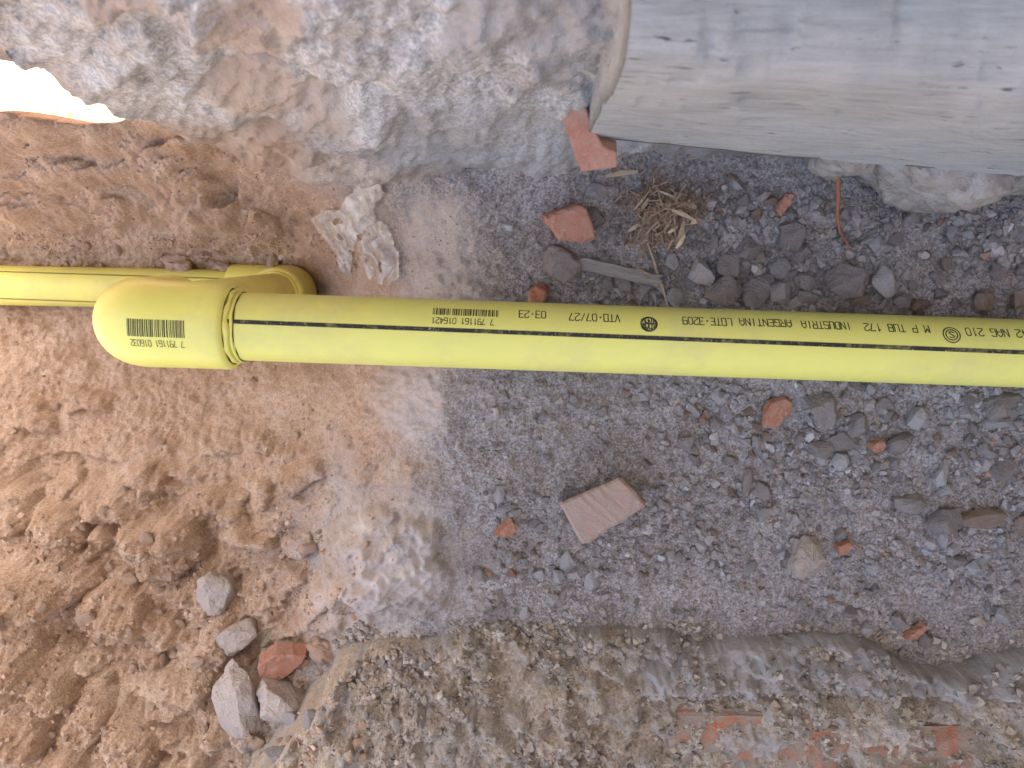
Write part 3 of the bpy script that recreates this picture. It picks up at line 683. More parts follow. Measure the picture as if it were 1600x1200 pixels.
# ------------------------------------------------------------------ stones
def hull(npts, seed, squash=(1, 1, 1), jitter=.22):
    rr = np.random.default_rng(seed); bm = bmesh.new()
    for _ in range(npts):
        v = rr.normal(size=3); v /= np.linalg.norm(v); v *= 1-rr.uniform(0, jitter); bm.verts.new(Vector(v*np.array(squash)))
    r = bmesh.ops.convex_hull(bm, input=bm.verts[:])
    bmesh.ops.delete(bm, geom=[g for g in r['geom_interior'] if isinstance(g, bmesh.types.BMVert)], context='VERTS')
    bmesh.ops.triangulate(bm, faces=bm.faces[:]); bm.verts.index_update()
    V = np.array([v.co[:] for v in bm.verts]); T = np.array([[v.index for v in f.verts] for f in bm.faces]); bm.free(); return V, T
def rock(seed, mat, npts=16, squash=(1, .85, .7), cuts=2, amp=.06, jitter=.25):
    V, T = hull(npts, seed, squash, jitter); bm = bmesh.new(); vs = [bm.verts.new(Vector(v)) for v in V]
    for t in T: bm.faces.new([vs[k] for k in t])
    bmesh.ops.bevel(bm, geom=bm.edges[:], offset=.05, segments=1, affect='EDGES', clamp_overlap=True)
    bmesh.ops.triangulate(bm, faces=bm.faces[:])
    for _ in range(cuts): bmesh.ops.subdivide_edges(bm, edges=[e for e in bm.edges if e.calc_length() > (.22 if cuts < 4 else .09)], cuts=1)
    bmesh.ops.triangulate(bm, faces=bm.faces[:])
    co = np.array([v.co[:] for v in bm.verts])
    dsp = amp*(fbm(co[:, 0]*2.2+co[:, 2], co[:, 1]*2.2-co[:, 2]*1.3, 4, seed % 40))
    bm.normal_update()
    for v, d_ in zip(bm.verts, dsp):
        v.co += v.normal*float(d_)
        if v.co.length > 1.02: v.co *= 1.02/v.co.length
    me = bpy.data.meshes.new('stone'); bm.to_mesh(me); bm.free(); me.materials.append(MAT[mat]); 
    me.polygons.foreach_set('use_smooth', [mat == 'st_soil']*len(me.polygons)); return me
def place(o, pxx, pyy, wpx, hpx, rot=None, sink=.35, thick=.7, tilt=.25):
    """set a unit stone (radius 1) down on the surface under a pixel, wpx by hpx photograph pixels across"""
    P = hit(pxx, pyy); dpt = project(P[None])[2][0]; m = dpt/F
    sx_, sy_ = wpx/2*m, hpx/2*m; sz_ = min(sx_, sy_)*thick
    o.scale = (sx_, sy_, sz_)
    o.location = (P[0], P[1], surf_z(P[0], P[1])[0] + sz_*(1-2*sink)*1.1)
    o.rotation_euler = (random.uniform(-tilt, tilt), random.uniform(-tilt, tilt), math.radians(rot) if rot is not None else 0)
HERO = [  # px, py, width, height, turn, material, label
 (1310,438,72,58,-8,'st_grey','broad angular grey stone against the pipe, largest of the heap under the root'),
 (876,412,66,62,10,'st_grey','flat grey slab of stone touching the end of the slat'),
 (1095,424,44,42,0,'st_pale','round pale grey stone above the pipe in the gravel heap'),
 (1136,414,42,38,20,'st_grey','rounded grey stone next to the round pale one'),
 (1128,453,54,50,10,'st_grey','dark grey stone pressed against the pipe below the round pale one'),
 (1178,458,50,42,-15,'st_grey','dark grey stone against the pipe between two larger ones'),
 (1213,455,34,58,5,'st_pale','upright pale stone standing against the pipe'),
 (1215,420,28,34,0,'st_pale','pale chip leaning on the upright pale stone'),
 (1248,392,30,36,15,'st_grey','grey stone just behind the upright pale stone'),
 (1372,442,44,52,30,'st_pale','knobbly pale stone beside the broad angular grey stone'),
 (1165,388,40,34,0,'st_grey','grey stone behind the heap, next to the straw clump'),
 (1230,370,48,44,25,'st_grey','grey stone with a dusty top between root and heap'),
 (1195,440,34,26,0,'st_grey','small grey stone wedged in the heap by the pipe'),
 (1255,440,36,28,-20,'st_grey','small dark stone between the upright and the broad stone'),
 (1338,466,36,22,0,'st_brown','brownish stone half under the pipe'),
 (1256,462,40,24,10,'st_grey','flat grey stone tucked against the pipe'),
 (1048,462,30,30,0,'st_pale','bluish pale stone near the slat end by the pipe'),
 (1075,441,24,22,0,'st_pale','small bright bluish stone beside the round pale one'),
 (1530,470,34,40,0,'st_brown','brown stone standing above the pipe far along the trench'),
 (1430,478,34,24,0,'st_brown','low brown stone beside the pipe'),
 (1408,470,26,22,0,'st_grey','grey pebble beside the low brown stone'),
 (930,303,34,30,0,'st_pale','pale dusty stone beside the clay tile piece'),
 (930,345,28,36,40,'st_grey','grey stone between the clay chunk and the straw clump'),
 (948,440,26,26,0,'st_grey','grey stone just below the wooden slat'),
 (978,443,30,24,0,'st_grey','grey brown stone under the middle of the wooden slat'),
 (1005,448,22,20,0,'st_pale','small bluish stone under the tip of the slat'),
 (1275,638,52,56,15,'st_grey','big grey stone below the pipe beside the clay chip'),
 (1278,700,44,30,0,'st_grey','grey stone lying below the big grey stone'),
 (1310,685,40,30,10,'st_grey','rounded grey stone lying on the slope of small stones'),
 (1340,662,46,44,25,'st_grey','dark grey stone among the small stones below the pipe'),
 (1310,719,26,30,10,'st_pale','pale stone lying below the dark grey stone'),
 (1430,650,34,40,-30,'st_pale','pale grey stone resting below the pipe amid gravel'),
 (1400,688,42,32,0,'st_grey','dark stone right of the dark grey stone'),
 (1378,630,26,20,0,'st_grey','small smooth stone close below the pipe'),
 (1560,630,62,42,12,'st_grey','broad stone beside the pipe far along the trench'),
 (1550,661,42,18,3,'st_pale','flat bluish stone below the broad stone'),
 (1515,622,30,24,20,'st_grey','grey stone half under the pipe by the broad stone'),
 (1465,735,32,42,-10,'st_pale','pale bluish upright stone on the gravel'),
 (1474,764,26,20,15,'st_pale','small white stone below the pale bluish one'),
 (1165,750,16,46,-8,'st_grey','narrow upright stone on the dusty floor'),
 (1185,765,32,30,20,'st_grey','grey stone beside the narrow upright stone'),
 (1415,785,46,34,10,'st_grey','dark flat stone sunk in the gravel'),
 (1465,808,52,44,35,'st_grey','wedge shaped dark stone in the gravel'),
 (1530,808,74,30,8,'st_brown','long flat reddish brown stone on the gravel'),
 (1592,822,36,40,-20,'st_brown','angular brown stone next to the long flat one'),
 (1255,870,50,74,8,'st_lime','rough pale mortar chunk with a hollow on the gravel floor'),
 (1195,803,26,22,10,'st_pale','pale pebble beside a clay crumb on the floor'),
 (1490,873,32,24,0,'st_grey','smooth dark pebble on the gravel'),
 (1563,958,26,26,25,'st_pale','white chip near the mortar bank'),
 (1440,992,22,34,20,'st_grey','grey stone beside the clay splinter at the bank foot'),
 (1352,980,20,18,0,'st_pale','pale pebble in the crevice of the mortar bank'),
 (1400,965,26,24,0,'st_grey','round stone partly sunk near the mortar bank'),
 (888,872,22,38,-25,'st_pale','bluish slate chip below the brick block'),
 (922,902,24,36,0,'st_pale','pale stone beside the bluish slate chip'),
 (870,898,22,24,0,'st_pale','small bluish stone left of the pale stone'),
 (782,770,20,30,-20,'st_pale','pale chip on the dusty floor edge'),
 (790,792,28,14,20,'st_pale','flat pale flake on the dusty floor edge'),
 (852,714,15,12,0,'st_pale','tiny bluish pebble alone on the dusty floor'),
 (800,643,12,12,0,'st_pale','white pebble alone on the dusty floor below the pipe'),
 (346,917,56,70,-12,'st_lime','pale rounded stone stuck in the brown cloddy slope'),
 (380,985,72,56,20,'st_lime','pale soil-covered stone below the rounded one'),
 (380,1085,68,140,12,'st_lime','tall pointed pale stone standing in the corner of the pit'),
 (450,1075,78,74,15,'st_lime','large pale rounded stone beside the tall pointed one'),
 (459,1122,38,34,0,'st_pale','smaller pale stone under the large rounded one'),
 (490,1115,30,34,0,'st_pale','smooth pale stone against the mortar lip'),
 (510,1018,60,48,-20,'st_soil','dusty brown lump behind the clay shard'),
 (395,1150,34,26,0,'st_soil','round brown clod at the foot of the tall pointed stone'),
 (440,1170,44,30,-20,'st_pale','grey stone below the row of round clods'),
 (284,410,46,38,0,'st_soil','rounded brown clod lying against the lower pipe'),
 (322,398,24,22,0,'st_soil','small brown clod beside the rounded one'),
 (352,414,32,24,0,'st_soil','brown clod near the lower elbow'),
 (428,405,18,34,-30,'st_soil','upright brown splinter of soil beyond the lower elbow'),
]
for k, (a, b, wp, hp, rt, mt, lb) in enumerate(HERO):
    sq = (1, 1, 1)
    o = link('stone' if mt != 'st_soil' else 'soil_clod', rock(200+k*3, mt, random.choice([13, 16, 20]), sq, {'st_soil': 4, 'st_lime': 4}.get(mt, 3), {'st_lime': .08, 'st_soil': .17}.get(mt, .06), .2), label=lb, category='stone' if mt != 'st_soil' else 'clod')
    place(o, a, b, wp*1.28, hp*1.28, rt, .24 if mt != 'st_soil' or wp < 50 else .47, .85, .2)

# clay and brick pieces: outlined slabs with real thickness
wall_bvh = BVHTree.FromPolygons([Vector(v) for v in V2.reshape(-1, 3)], [tuple(int(k) for k in q_) for q_ in Fq_wall])
def wall_hit(a, b):
    r_ = Vector(ray(a, b)).normalized(); h_ = wall_bvh.ray_cast(Vector(CAM), r_, .9); return np.array(h_[0]) if h_[0] else None
def slab(name, outline, thick, mat, label, cat, lift=0.0, tilt=(0, 0), cpx=None, rough_=.0006, chip=.15, onwall=False):
    c = np.mean(outline, axis=0) if cpx is None else np.array(cpx)
    P = hit(*c)
    if onwall:
        Pw = wall_hit(*c); P = Pw if Pw is not None and Pw[2] > P[2] else P
    m = project(P[None])[2][0]/F
    pts = [Vector(((x-c[0])*m, -(y-c[1])*m, 0)) for x, y in outline]
    bm = bmesh.new(); f = bm.faces.new([bm.verts.new(p) for p in pts])
    if f.normal.z < 0 or f.calc_area() == 0: f.normal_flip()
    r = bmesh.ops.extrude_face_region(bm, geom=[f]); 
    for v in [g for g in r['geom'] if isinstance(g, bmesh.types.BMVert)]: v.co.z += thick
    bmesh.ops.recalc_face_normals(bm, faces=bm.faces[:])
    bmesh.ops.bevel(bm, geom=bm.edges[:], offset=thick*chip*.5, segments=1, affect='EDGES')
    bmesh.ops.triangulate(bm, faces=bm.faces[:])
    for _ in range(5): bmesh.ops.subdivide_edges(bm, edges=[e for e in bm.edges if e.calc_length() > max(.0025, min(.0035, thick*.35))], cuts=1)
    bmesh.ops.triangulate(bm, faces=bm.faces[:])
    co = np.array([v.co[:] for v in bm.verts]); bm.normal_update()
    dsp = rough_*(fbm(co[:, 0]*160+co[:, 2]*120, co[:, 1]*160-co[:, 2]*90, 4, 90) + .8*fbm(co[:, 0]*500, co[:, 1]*500+co[:, 2]*400, 2, 91))
    for v, d_ in zip(bm.verts, dsp): v.co += v.normal*float(d_)
    me = bpy.data.meshes.new(name); bm.to_mesh(me); bm.free(); me.materials.append(mat)
    o = link(name, me, label=label, category=cat)
    xs = np.array([P[0]+p.x*.7 for p in pts]); ys = np.array([P[1]+p.y*.7 for p in pts])
    o.location = (P[0], P[1], (P[2] if onwall else float(np.median(surf_z(xs, ys)))) - thick*.35 + lift); o.rotation_euler = (tilt[0], tilt[1], 0)
    return o
def clay(name, c0, c1, dustc, amt):
    t = NT(name); c = t.ramp(t.noise(60, 5, .6), [(.3, c0), (.7, c1)])
    c = t.mix(t.ramp(t.noise(130, 6, .7), [(.42, 0), (.72, amt)]), c, dustc)
    c = t.mix(t.ramp(t.noise(1400, 1, .5), [(.70, 0), (.75, .7)]), c, (.6, .55, .52))
    t.color(c); t.bump(t.noise(500, 5, .7), .0012, .7); return t.m
MAT['clay'] = clay('clay', (.44, .20, .135), (.50, .25, .175), (.47, .34, .29), .5)
MAT['clay_red'] = clay('clay_red', (.36, .155, .09), (.44, .205, .13), (.44, .32, .26), .75)
MAT['floor_rock'] = clay('floor_rock', (.27, .24, .22), (.39, .355, .33), (.40, .30, .23), .7)
MAT['block'] = clay('dusty_block', (.37, .265, .22), (.41, .295, .245), (.35, .30, .265), .9)
slab('tile_fragment', [(900,132),(876,168),(884,200),(895,232),(906,262),(960,254),(958,228),(935,215),(915,170)], .009, MAT['clay'], 'flat orange clay tile piece sticking out from under the beam', 'tile piece', .015, (.75, -.05), None, .0004, .12, True)
slab('brick_chunk', [(842,336),(895,318),(908,320),(925,366),(905,374),(868,370)], .016, MAT['clay'], 'pinkish brick chunk between the tile piece and the grey slab', 'brick piece', .004, (.12, .08))
slab('brick_chunk', [(832,446),(846,438),(860,446),(858,460),(842,473),(830,466)], .012, MAT['clay_red'], 'small deep orange brick chunk touching the pipe', 'brick piece', .003, (.2, -.2))
slab('clay_chip', [(1188,640),(1196,622),(1216,616),(1229,622),(1226,640),(1208,662),(1190,664)], .006, MAT['clay_red'], 'leaf shaped orange clay chip just below the pipe', 'clay piece', .003, (.15, .1))
slab('brick_block', [(878,782),(968,738),(1008,776),(918,842)], .018, MAT['block'], 'dusty pinkish brown broken brick lying on the open trench floor', 'brick piece', .013, (-.24, -.20), None, .0005, .14)
slab('clay_chip', [(770,828),(795,803),(804,822),(798,832)], .006, MAT['clay_red'], 'small orange shard left of the dusty broken brick', 'clay piece', .003, (.2, .3))
slab('clay_shard', [(412,1010),(440,988),(488,992),(480,1008),(450,1038),(418,1042)], .012, MAT['clay_red'], 'orange brick shard stuck in the pit corner behind the pale stones', 'brick piece', .010, (.3, .1))
slab('clay_sliver', [(1208,326),(1222,302),(1233,304),(1228,318),(1214,336)], .005, MAT['clay'], 'narrow pink clay sliver between straw clump and root', 'clay piece', .003, (.1, .1))
slab('clay_splinter', [(1404,990),(1434,966),(1440,972),(1424,988)], .005, MAT['clay_red'], 'orange clay splinter at the foot of the mortar bank', 'clay piece', .003, (.1, .1))
slab('clay_chip', [(1354,690),(1368,680),(1375,688),(1372,700),(1356,700)], .006, MAT['clay_red'], 'small orange chip among the dark stones below the pipe', 'clay piece', .003, (.1, .1))
slab('clay_chip', [(1302,848),(1322,842),(1330,852),(1306,862)], .005, MAT['clay_red'], 'orange and white chip beside the rough mortar chunk', 'clay piece', .003, (.1, .1))
slab('clay_chip', [(1000,556-0+20),(1008,580),(1004,588),(996,584)], .004, MAT['clay_red'], 'tiny clay crumb close below the pipe', 'clay piece', .002, (.1, .1)) if False else None
# mortar left under the beam
def lump(name, outline, z, hgt, mat, label):
    c = np.mean(outline, axis=0); P = G(c[0], c[1], z); m = project(P[None])[2][0]/F
    bm = bmesh.new(); f = bm.faces.new([bm.verts.new(Vector(((x-c[0])*m, -(y-c[1])*m, 0))) for x, y in outline])
    if f.normal.z < 0: f.normal_flip()
    r = bmesh.ops.extrude_face_region(bm, geom=[f])
    for v in [g for g in r['geom'] if isinstance(g, bmesh.types.BMVert)]: v.co.z += hgt; v.co.y += .004
    bmesh.ops.recalc_face_normals(bm, faces=bm.faces[:]); bmesh.ops.triangulate(bm, faces=bm.faces[:])
    for _ in range(5): bmesh.ops.subdivide_edges(bm, edges=[e for e in bm.edges if e.calc_length() > .0026], cuts=1, smooth=.15)
    bmesh.ops.triangulate(bm, faces=bm.faces[:]); bm.normal_update()
    co = np.array([v.co[:] for v in bm.verts]); dsp = .004*fbm(co[:, 0]*60+co[:, 2]*40, co[:, 1]*60-co[:, 2]*50, 5, 95) + .0015*fbm(co[:, 0]*300, co[:, 1]*300+co[:, 2]*200, 2, 96)
    for v, d_ in zip(bm.verts, dsp): v.co += v.normal*float(d_)
    me = bpy.data.meshes.new(name); bm.to_mesh(me); bm.free(); me.materials.append(mat); me.polygons.foreach_set('use_smooth', [True]*len(me.polygons))
    o = link(name, me, label=label, category='mortar'); o.location = P; return o
MAT['lump'] = stone_material('mortar_lump', (.36, .31, .27), (.42, .37, .33), (.52, .48, .45), .8)
def lump_mat():
    t = NT('pale_mortar'); t.color(t.ramp(t.noise(80, 8, .68), [(.3, (.30, .24, .19)), (.5, (.42, .36, .31)), (.7, (.54, .51, .48))])); t.bump(t.noise(380, 6, .7), .002, .9); return t.m
MAT['lump'] = lump_mat()
lump('mortar_lump', [(1255,230),(1262,262),(1290,276),(1315,268),(1335,262),(1330,225)], .028, .042, MAT['lump'], 'small pale mortar knob under the beam above the root')
lump('mortar_lump', [(1320,220),(1322,268),(1345,285),(1372,308),(1408,322),(1432,332),(1478,320),(1500,305),(1540,300),(1570,295),(1600,302),(1700,300),(1700,220)], .022, .048, MAT['lump'], 'long ragged pale mortar bed bulging out from under the beam')

# ------------------------------------------------------------------ straw, wood, root, bag
def strip(pts, wd, th):
    """tapered flat strip along pts; returns verts, quads"""
    V, Fq = [], []; pts = [np.array(p) for p in pts]
    for i, p in enumerate(pts):
        t = pts[min(i+1, len(pts)-1)]-pts[max(i-1, 0)]; t = t/np.linalg.norm(t)
        sdir = np.cross(t, [0, 0, 1.]); sdir = sdir/(np.linalg.norm(sdir)+1e-9); nn = np.cross(sdir, t)
        k = 1-.5*abs(2*i/(len(pts)-1)-1)**3
        for a, b in ((1, 1), (-1, 1), (-1, -1), (1, -1)): V.append(p+sdir*a*wd/2*k+nn*b*th/2*k)
        if i: o = 4*i; Fq += [(o-4+q_, o-4+(q_+1) % 4, o+(q_+1) % 4, o+q_) for q_ in range(4)]
    n_ = len(V); Fq += [(3, 2, 1, 0), (n_-4, n_-3, n_-2, n_-1)]
    return V, Fq
def join(lst):
    V, Fq = [], []
    for v, f in lst: b = len(V); V += list(v); Fq += [tuple(i+b for i in q_) for q_ in f]
    return V, Fq
P = hit(1030, 336); clump = empty('straw_clump', P, label='tangled brown clump of straw and wood shavings lying on the gravel', category='straw')
lst = []; rr = np.random.default_rng(5)
for i in range(560):
    a = rr.uniform(0, 6.28); rad = .0165*rr.uniform(0, 1)**.6*(1+.28*math.sin(3*a+1)+.18*math.sin(5*a)); rad *= 1.7 if i % 12 == 0 else 1; hh = max(0, .012*(1-(rad/.021)**2))*rr.uniform(.1, 1)
    c = P+np.array([rad*math.cos(a)*1.05, rad*math.sin(a)*.9, 0]); c[2] = surf_z(c[0], c[1])[0]+.001+hh
    d1 = rr.normal(size=3); d1[2] *= .3; d1 /= np.linalg.norm(d1); L_ = rr.uniform(.0015, .009)*(1.4 if i % 9 == 0 else 1); bend = rr.normal(size=3)*.0024
    lst.append(strip([c-d1*L_/2, c+bend, c+d1*L_/2], rr.uniform(.00025, .0011), .00025))
V, Fq = join(lst); part('shavings', mesh_np('shavings', V, Fq, MAT['fibre'], False), clump, kind='stuff')
for i, (a0, b0, a1, b1, wd) in enumerate([(1000,345,1012,322,4),(1050,385,1062,345,7),(1040,330,1075,345,6),(978,362,996,350,6),(1020,300,1050,312,3),(1035,365,1050,355,5),(1068,322,1083,325,7),(985,330,1010,300,3),(1060,368,1048,388,6),(1020,352,1032,334,4),(1072,350,1084,344,7)]):
    pa, pb = hit(a0, b0), hit(a1, b1); zz = .008+.003*(i % 3)
    V, Fq = strip([pa+[0, 0, zz], (pa+pb)/2+[0, 0, zz+.001], pb+[0, 0, zz-.001]], wd*.42/F, .0007)
    part('chip', mesh_np('chip', V, Fq, MAT['straw'], False), clump)
def stick(name, pxs, wd, th, mat, label, cat, lift=.001):
    pts = [hit(*p_) for p_ in pxs]
    pts = [np.array([p_[0], p_[1], surf_z(p_[0], p_[1])[0]+lift]) for p_ in pts]
    V, Fq = strip(pts, wd*.41/F, th); c = np.mean(V, axis=0)
    o = link(name, mesh_np(name, np.array(V)-c, Fq, mat, False), label=label, category=cat); o.location = c
a, b = hit(905, 411), hit(1026, 438); za = max(a[2], b[2])+.0095; a[2] = b[2] = za
pts = [a+(b-a)*t for t in np.linspace(0, 1, 8)]
V, Fq = [], []
e = (b-a)/np.linalg.norm(b-a); sd_ = np.cross(e, [0, 0, 1.]); nu_ = 30
for i in range(nu_):
    for wv, hv_ in ((-1, 0), (-.95, 1), (-.5, .85), (0, 1.05), (.5, .9), (.95, 1), (1, 0), (0, -.3)):
        endj = (.0012*math.sin(wv*5+1) if i in (0, nu_-1) else 0)
        V.append(a+(b-a)*(i/(nu_-1))+e*endj+sd_*wv*.0031*(1+.04*math.sin(i*.7))+np.array([0, 0, 1.])*(hv_*.0022-.0015))
    if i: o_ = 8*i; Fq += [(o_-8+q_, o_-8+(q_+1) % 8, o_+(q_+1) % 8, o_+q_) for q_ in range(8)]
Fq2 = [(0, 1, 2, 7), (2, 3, 4, 7), (4, 5, 6, 7)]; n0 = 8*(nu_-1); Fq += [tuple(reversed(f_)) for f_ in Fq2] + [tuple(n0+i for i in f_) for f_ in Fq2]
c = (a+b)/2; o = link('wooden_slat', mesh_np('wooden_slat', np.array(V)-c, Fq, MAT['slat'], False), label='flat grey wooden slat lying between the slab stone and the pipe', category='wood'); o.location = c
stick('grass_stem', [(1008,380),(1018,408),(1024,430),(1032,452),(1040,480)], 3.2, .0006, MAT['straw'], 'dry straw stem running from the clump down to the pipe', 'straw', .006)
stick('wood_splinter', [(946,276),(970,271),(996,269)], 8, .0012, MAT['straw'], 'pale wood splinter lying just below the clay tile piece', 'splinter', .0012)
for (p_, lb) in (([(1055,240),(1060,252)], 'short straw bit under the beam edge above the clump'), ([(1112,240),(1115,252)], 'yellow straw bit sticking out beneath the beam'), ([(1075,243),(1078,250)], 'tiny straw fleck under the beam edge')):
    stick('straw_bit', p_, 5, .0008, MAT['straw'], lb, 'straw', .001)
stick('twig', [(1322,832),(1335,850),(1350,870)], 2.4, .0006, MAT['fibre'], 'thin dry twig on gravel beside the rough mortar chunk', 'twig', .002)
stick('straw_bit', [(990,418),(1004,426),(1016,431)], 2.5, .0005, MAT['straw'], 'thin straw lying across the slat', 'straw', .0105)
def tube(name, pxs, r, mat, label, cat, lift):
    pts = [hit(*p_) for p_ in pxs]; pts = np.array([[p_[0], p_[1], surf_z(p_[0], p_[1])[0]+l] for p_, l in zip(pts, lift)])
    t = np.linspace(0, len(pts)-1, 40); fine = np.stack([np.interp(t, np.arange(len(pts)), pts[:, k]) for k in range(3)], 1)
    for _ in range(3): fine[1:-1] = (fine[:-2]+2*fine[1:-1]+fine[2:])/4
    rad = [r*(1-.55*i/39)*(1+.18*math.sin(i*2.3)) for i in range(40)]; c = fine.mean(axis=0)
    me = sweep(name, fine-c, rad, mat, 8); o = link(name, me, label=label, category=cat); o.location = c
tube('root', [(1268,262),(1282,282),(1294,312),(1300,340),(1308,365),(1326,386)], .00125, MAT['root'], 'thin reddish root hanging from under the beam onto gravel', 'root', [.03, .02, .012, .006, .003, .001])

def bag():
    polys = [np.array([(488,346),(508,328),(530,330),(552,302),(562,290),(598,288),(603,303),(588,326),(590,345),(574,360),(560,366),(552,400),(549,437),(536,424),(528,396),(505,368)]),
             np.array([(572,362),(590,346),(608,352),(616,372),(622,392),(629,432),(602,447),(580,441),(568,412),(562,385)])]
    ii, jj = np.meshgrid(np.arange(480, 638, 1.), np.arange(282, 454, 1.), indexing='ij')
    zz = np.interp(ii, [484, 560, 634], [-.15, -.075, -.02])
    r = np.stack([(ii-800)/F, -(jj-600)/F, -np.ones(ii.shape)], -1) @ RW.T
    base = lambda P: .5*(base_z(P[..., 0], P[..., 1]) + surf_z(P[..., 0].ravel(), P[..., 1].ravel()).reshape(ii.shape))
    for _ in range(25):
        P = CAM + r*((zz-CZ)/r[..., 2])[..., None]; zz = .6*zz + .4*base(P)
    u = (ii-600)*.8+(jj-290)*.55; v = -(ii-600)*.55+(jj-290)*.8                   # v runs along the folds
    bend_ = 9*perlin(ii*.02, jj*.02, 101); ph = (u+bend_)/15+1.2*perlin(v*.014, u*.02, 102)
    fold = .0042*(1-np.abs(np.sin(ph))**.6)+.0012*(1-np.abs(np.sin(ph*1.7+2.5*perlin(u*.02, v*.012, 103)))) + .003*perlin(ii*.022, jj*.022, 104)
    cr2 = ((ii > 566) & (jj > 360)); fold = fold + np.where(cr2, .0085*billow(ii*.030, jj*.024, 1, 108, .4), 0)
    P[..., 2] += .0035 + fold
    ci, cj = ii[:-1, :-1]+.5, jj[:-1, :-1]+.5; ci, cj = ci+3*perlin(ci*.09, cj*.09, 105), cj+3*perlin(ci*.09, cj*.09, 106)
    allin = np.zeros(ci.shape, bool)
    for poly in polys:
        ins = np.zeros(ci.shape, bool)
        for k in range(len(poly)):
            (x0, y0), (x1, y1) = poly[k], poly[(k+1) % len(poly)]
            ins ^= ((y0 > cj) != (y1 > cj)) & (ci < (x1-x0)*(cj-y0)/(y1-y0+1e-9)+x0)
        allin |= ins
    allin &= ~(np.hypot((ci-530)/8, (cj-347)/5) < 1) & ~(np.hypot((ci-598)/4, (cj-418)/9) < 1)
    Fq = grid_faces(*ii.shape)[allin.ravel()]; used, inv = np.unique(Fq, return_inverse=True)
    V = P.reshape(-1, 3)[used]; c = V.mean(axis=0)
    o = link('plastic_bag', mesh_np('plastic_bag', V-c, inv.reshape(Fq.shape), MAT['film'], True), label='crumpled dusty see-through plastic bag scrap on the pit edge', category='bag'); o.location = c
bag()

# ------------------------------------------------------------------ loose pebbles: countable ones as objects, the rest as gravel
TEMPL = [hull(random.choice([10, 12, 14, 16]), 500+i, (1, random.uniform(.7, 1), random.uniform(.6, .85))) for i in range(20)]
def densmap(pxx, pyy):
    D = np.zeros(pxx.shape)
    D = np.maximum(D, ss(760, 980, pxx)*ss(250, 330, pyy)*(1-ss(485, 500, pyy))*1.0)
    D = np.maximum(D, ss(1000, 1180, pxx)*ss(590, 600, pyy)*(1-ss(690, 880, pyy))*1.0)
    D = np.maximum(D, .5*ss(740, 830, pxx)*ss(690, 760, pyy)*(1-ss(880, 950, pyy)))
    D = np.maximum(D, .16*ss(700, 800, pxx)*ss(570, 600, pyy)*(1-ss(960, 985, pyy)))
    D = np.maximum(D, .35*ss(1250, 1320, pxx)*(1-ss(960, 1000, pyy))*ss(590, 600, pyy))
    return D
def candidates(N, x0, x1, y0, y1, dens, clump_seed, clump_sc=25):
    x = RNG.uniform(x0, x1, N); y = RNG.uniform(y0, y1, N); z = surf_z(x, y)
    pxx, pyy, dp = project(np.stack([x, y, z], -1)); D = dens(pxx, pyy)*np.clip(.5+1.3*fbm(x*clump_sc, y*clump_sc, 3, clump_seed), .04, 1.5)
    k = RNG.uniform(0, 1, N) < D; return x[k], y[k], z[k], pxx[k], pyy[k], dp[k]
def rotm(N):
    q_ = RNG.normal(size=(N, 4)); q_ /= np.linalg.norm(q_, axis=1, keepdims=True); w_, x, y, z = q_.T
    return np.stack([1-2*(y*y+z*z), 2*(x*y-z*w_), 2*(x*z+y*w_), 2*(x*y+z*w_), 1-2*(x*x+z*z), 2*(y*z-x*w_), 2*(x*z-y*w_), 2*(y*z+x*w_), 1-2*(x*x+y*y)], 1).reshape(-1, 3, 3)
PAL = np.array([(.28, .258, .245), (.315, .29, .275), (.24, .22, .208), (.36, .335, .325), (.45, .43, .42), (.34, .35, .37), (.31, .26, .225), (.37, .23, .17)])
def scatter(name, x, y, z, size, pal, pw, sink, **props):
    Vs, Ts, Cs, b = [], [], [], 0; N = len(x); ti = RNG.integers(0, len(TEMPL), N); R_ = rotm(N)
    col = pal[RNG.choice(len(pal), N, p=np.array(pw)/sum(pw))]*RNG.uniform(.8, 1.2, (N, 1))
    for t, (V, T) in enumerate(TEMPL):
        k = np.where(ti == t)[0]
        if not len(k): continue
        vv = np.einsum('nij,vj->nvi', R_[k], V)*size[k][:, None, None]*np.array([1, 1, .8]) + np.stack([x[k], y[k], z[k]+size[k]*sink], 1)[:, None]
        Vs.append(vv.reshape(-1, 3)); Ts.append((T[None]+(np.arange(len(k))*len(V))[:, None, None]+b).reshape(-1, 3)); Cs.append(np.repeat(col[k], len(V), 0)); b += len(k)*len(V)
    return link(name, mesh_np(name, np.concatenate(Vs), np.concatenate(Ts), MAT['gravel'], False, {'tone': np.concatenate(Cs)}), **props)
# individual pebbles
PEB = {m_: [] for m_ in ('st_grey', 'st_pale', 'st_brown', 'brick')}
for m_ in PEB:
    for i in range(5):
        me = rock(700+i*7, m_, 12, (1, .85, .75), 0, .04, .22); PEB[m_].append(me)
x, y, z, qx, qy, dp = candidates(30000, -.03, .30, -.24, .06, densmap, 111, 18)
ok = (qx > 740) & (qx < 1590) & (qy > 240) & (qy < 985)
x, y, z, qx, qy, dp = [v[ok] for v in (x, y, z, qx, qy, dp)]
taken = [(a, b, max(wp, hp)/2) for a, b, wp, hp, *_ in HERO] + [(945,797,60),(884,346,42),(918,200,50),(1030,335,58),(1208,640,26),(965,424,30)]
axis_y = lambda a: np.interp(a, [345, 1600], [509, 552])
NAMES = {'st_grey': 'small loose grey pebble on the gravel floor of the trench', 'st_pale': 'small loose pale bluish pebble on the trench gravel', 'st_brown': 'small loose brown pebble on the trench gravel', 'brick': 'small orange crumb of brick on the trench gravel'}
cnt = 0
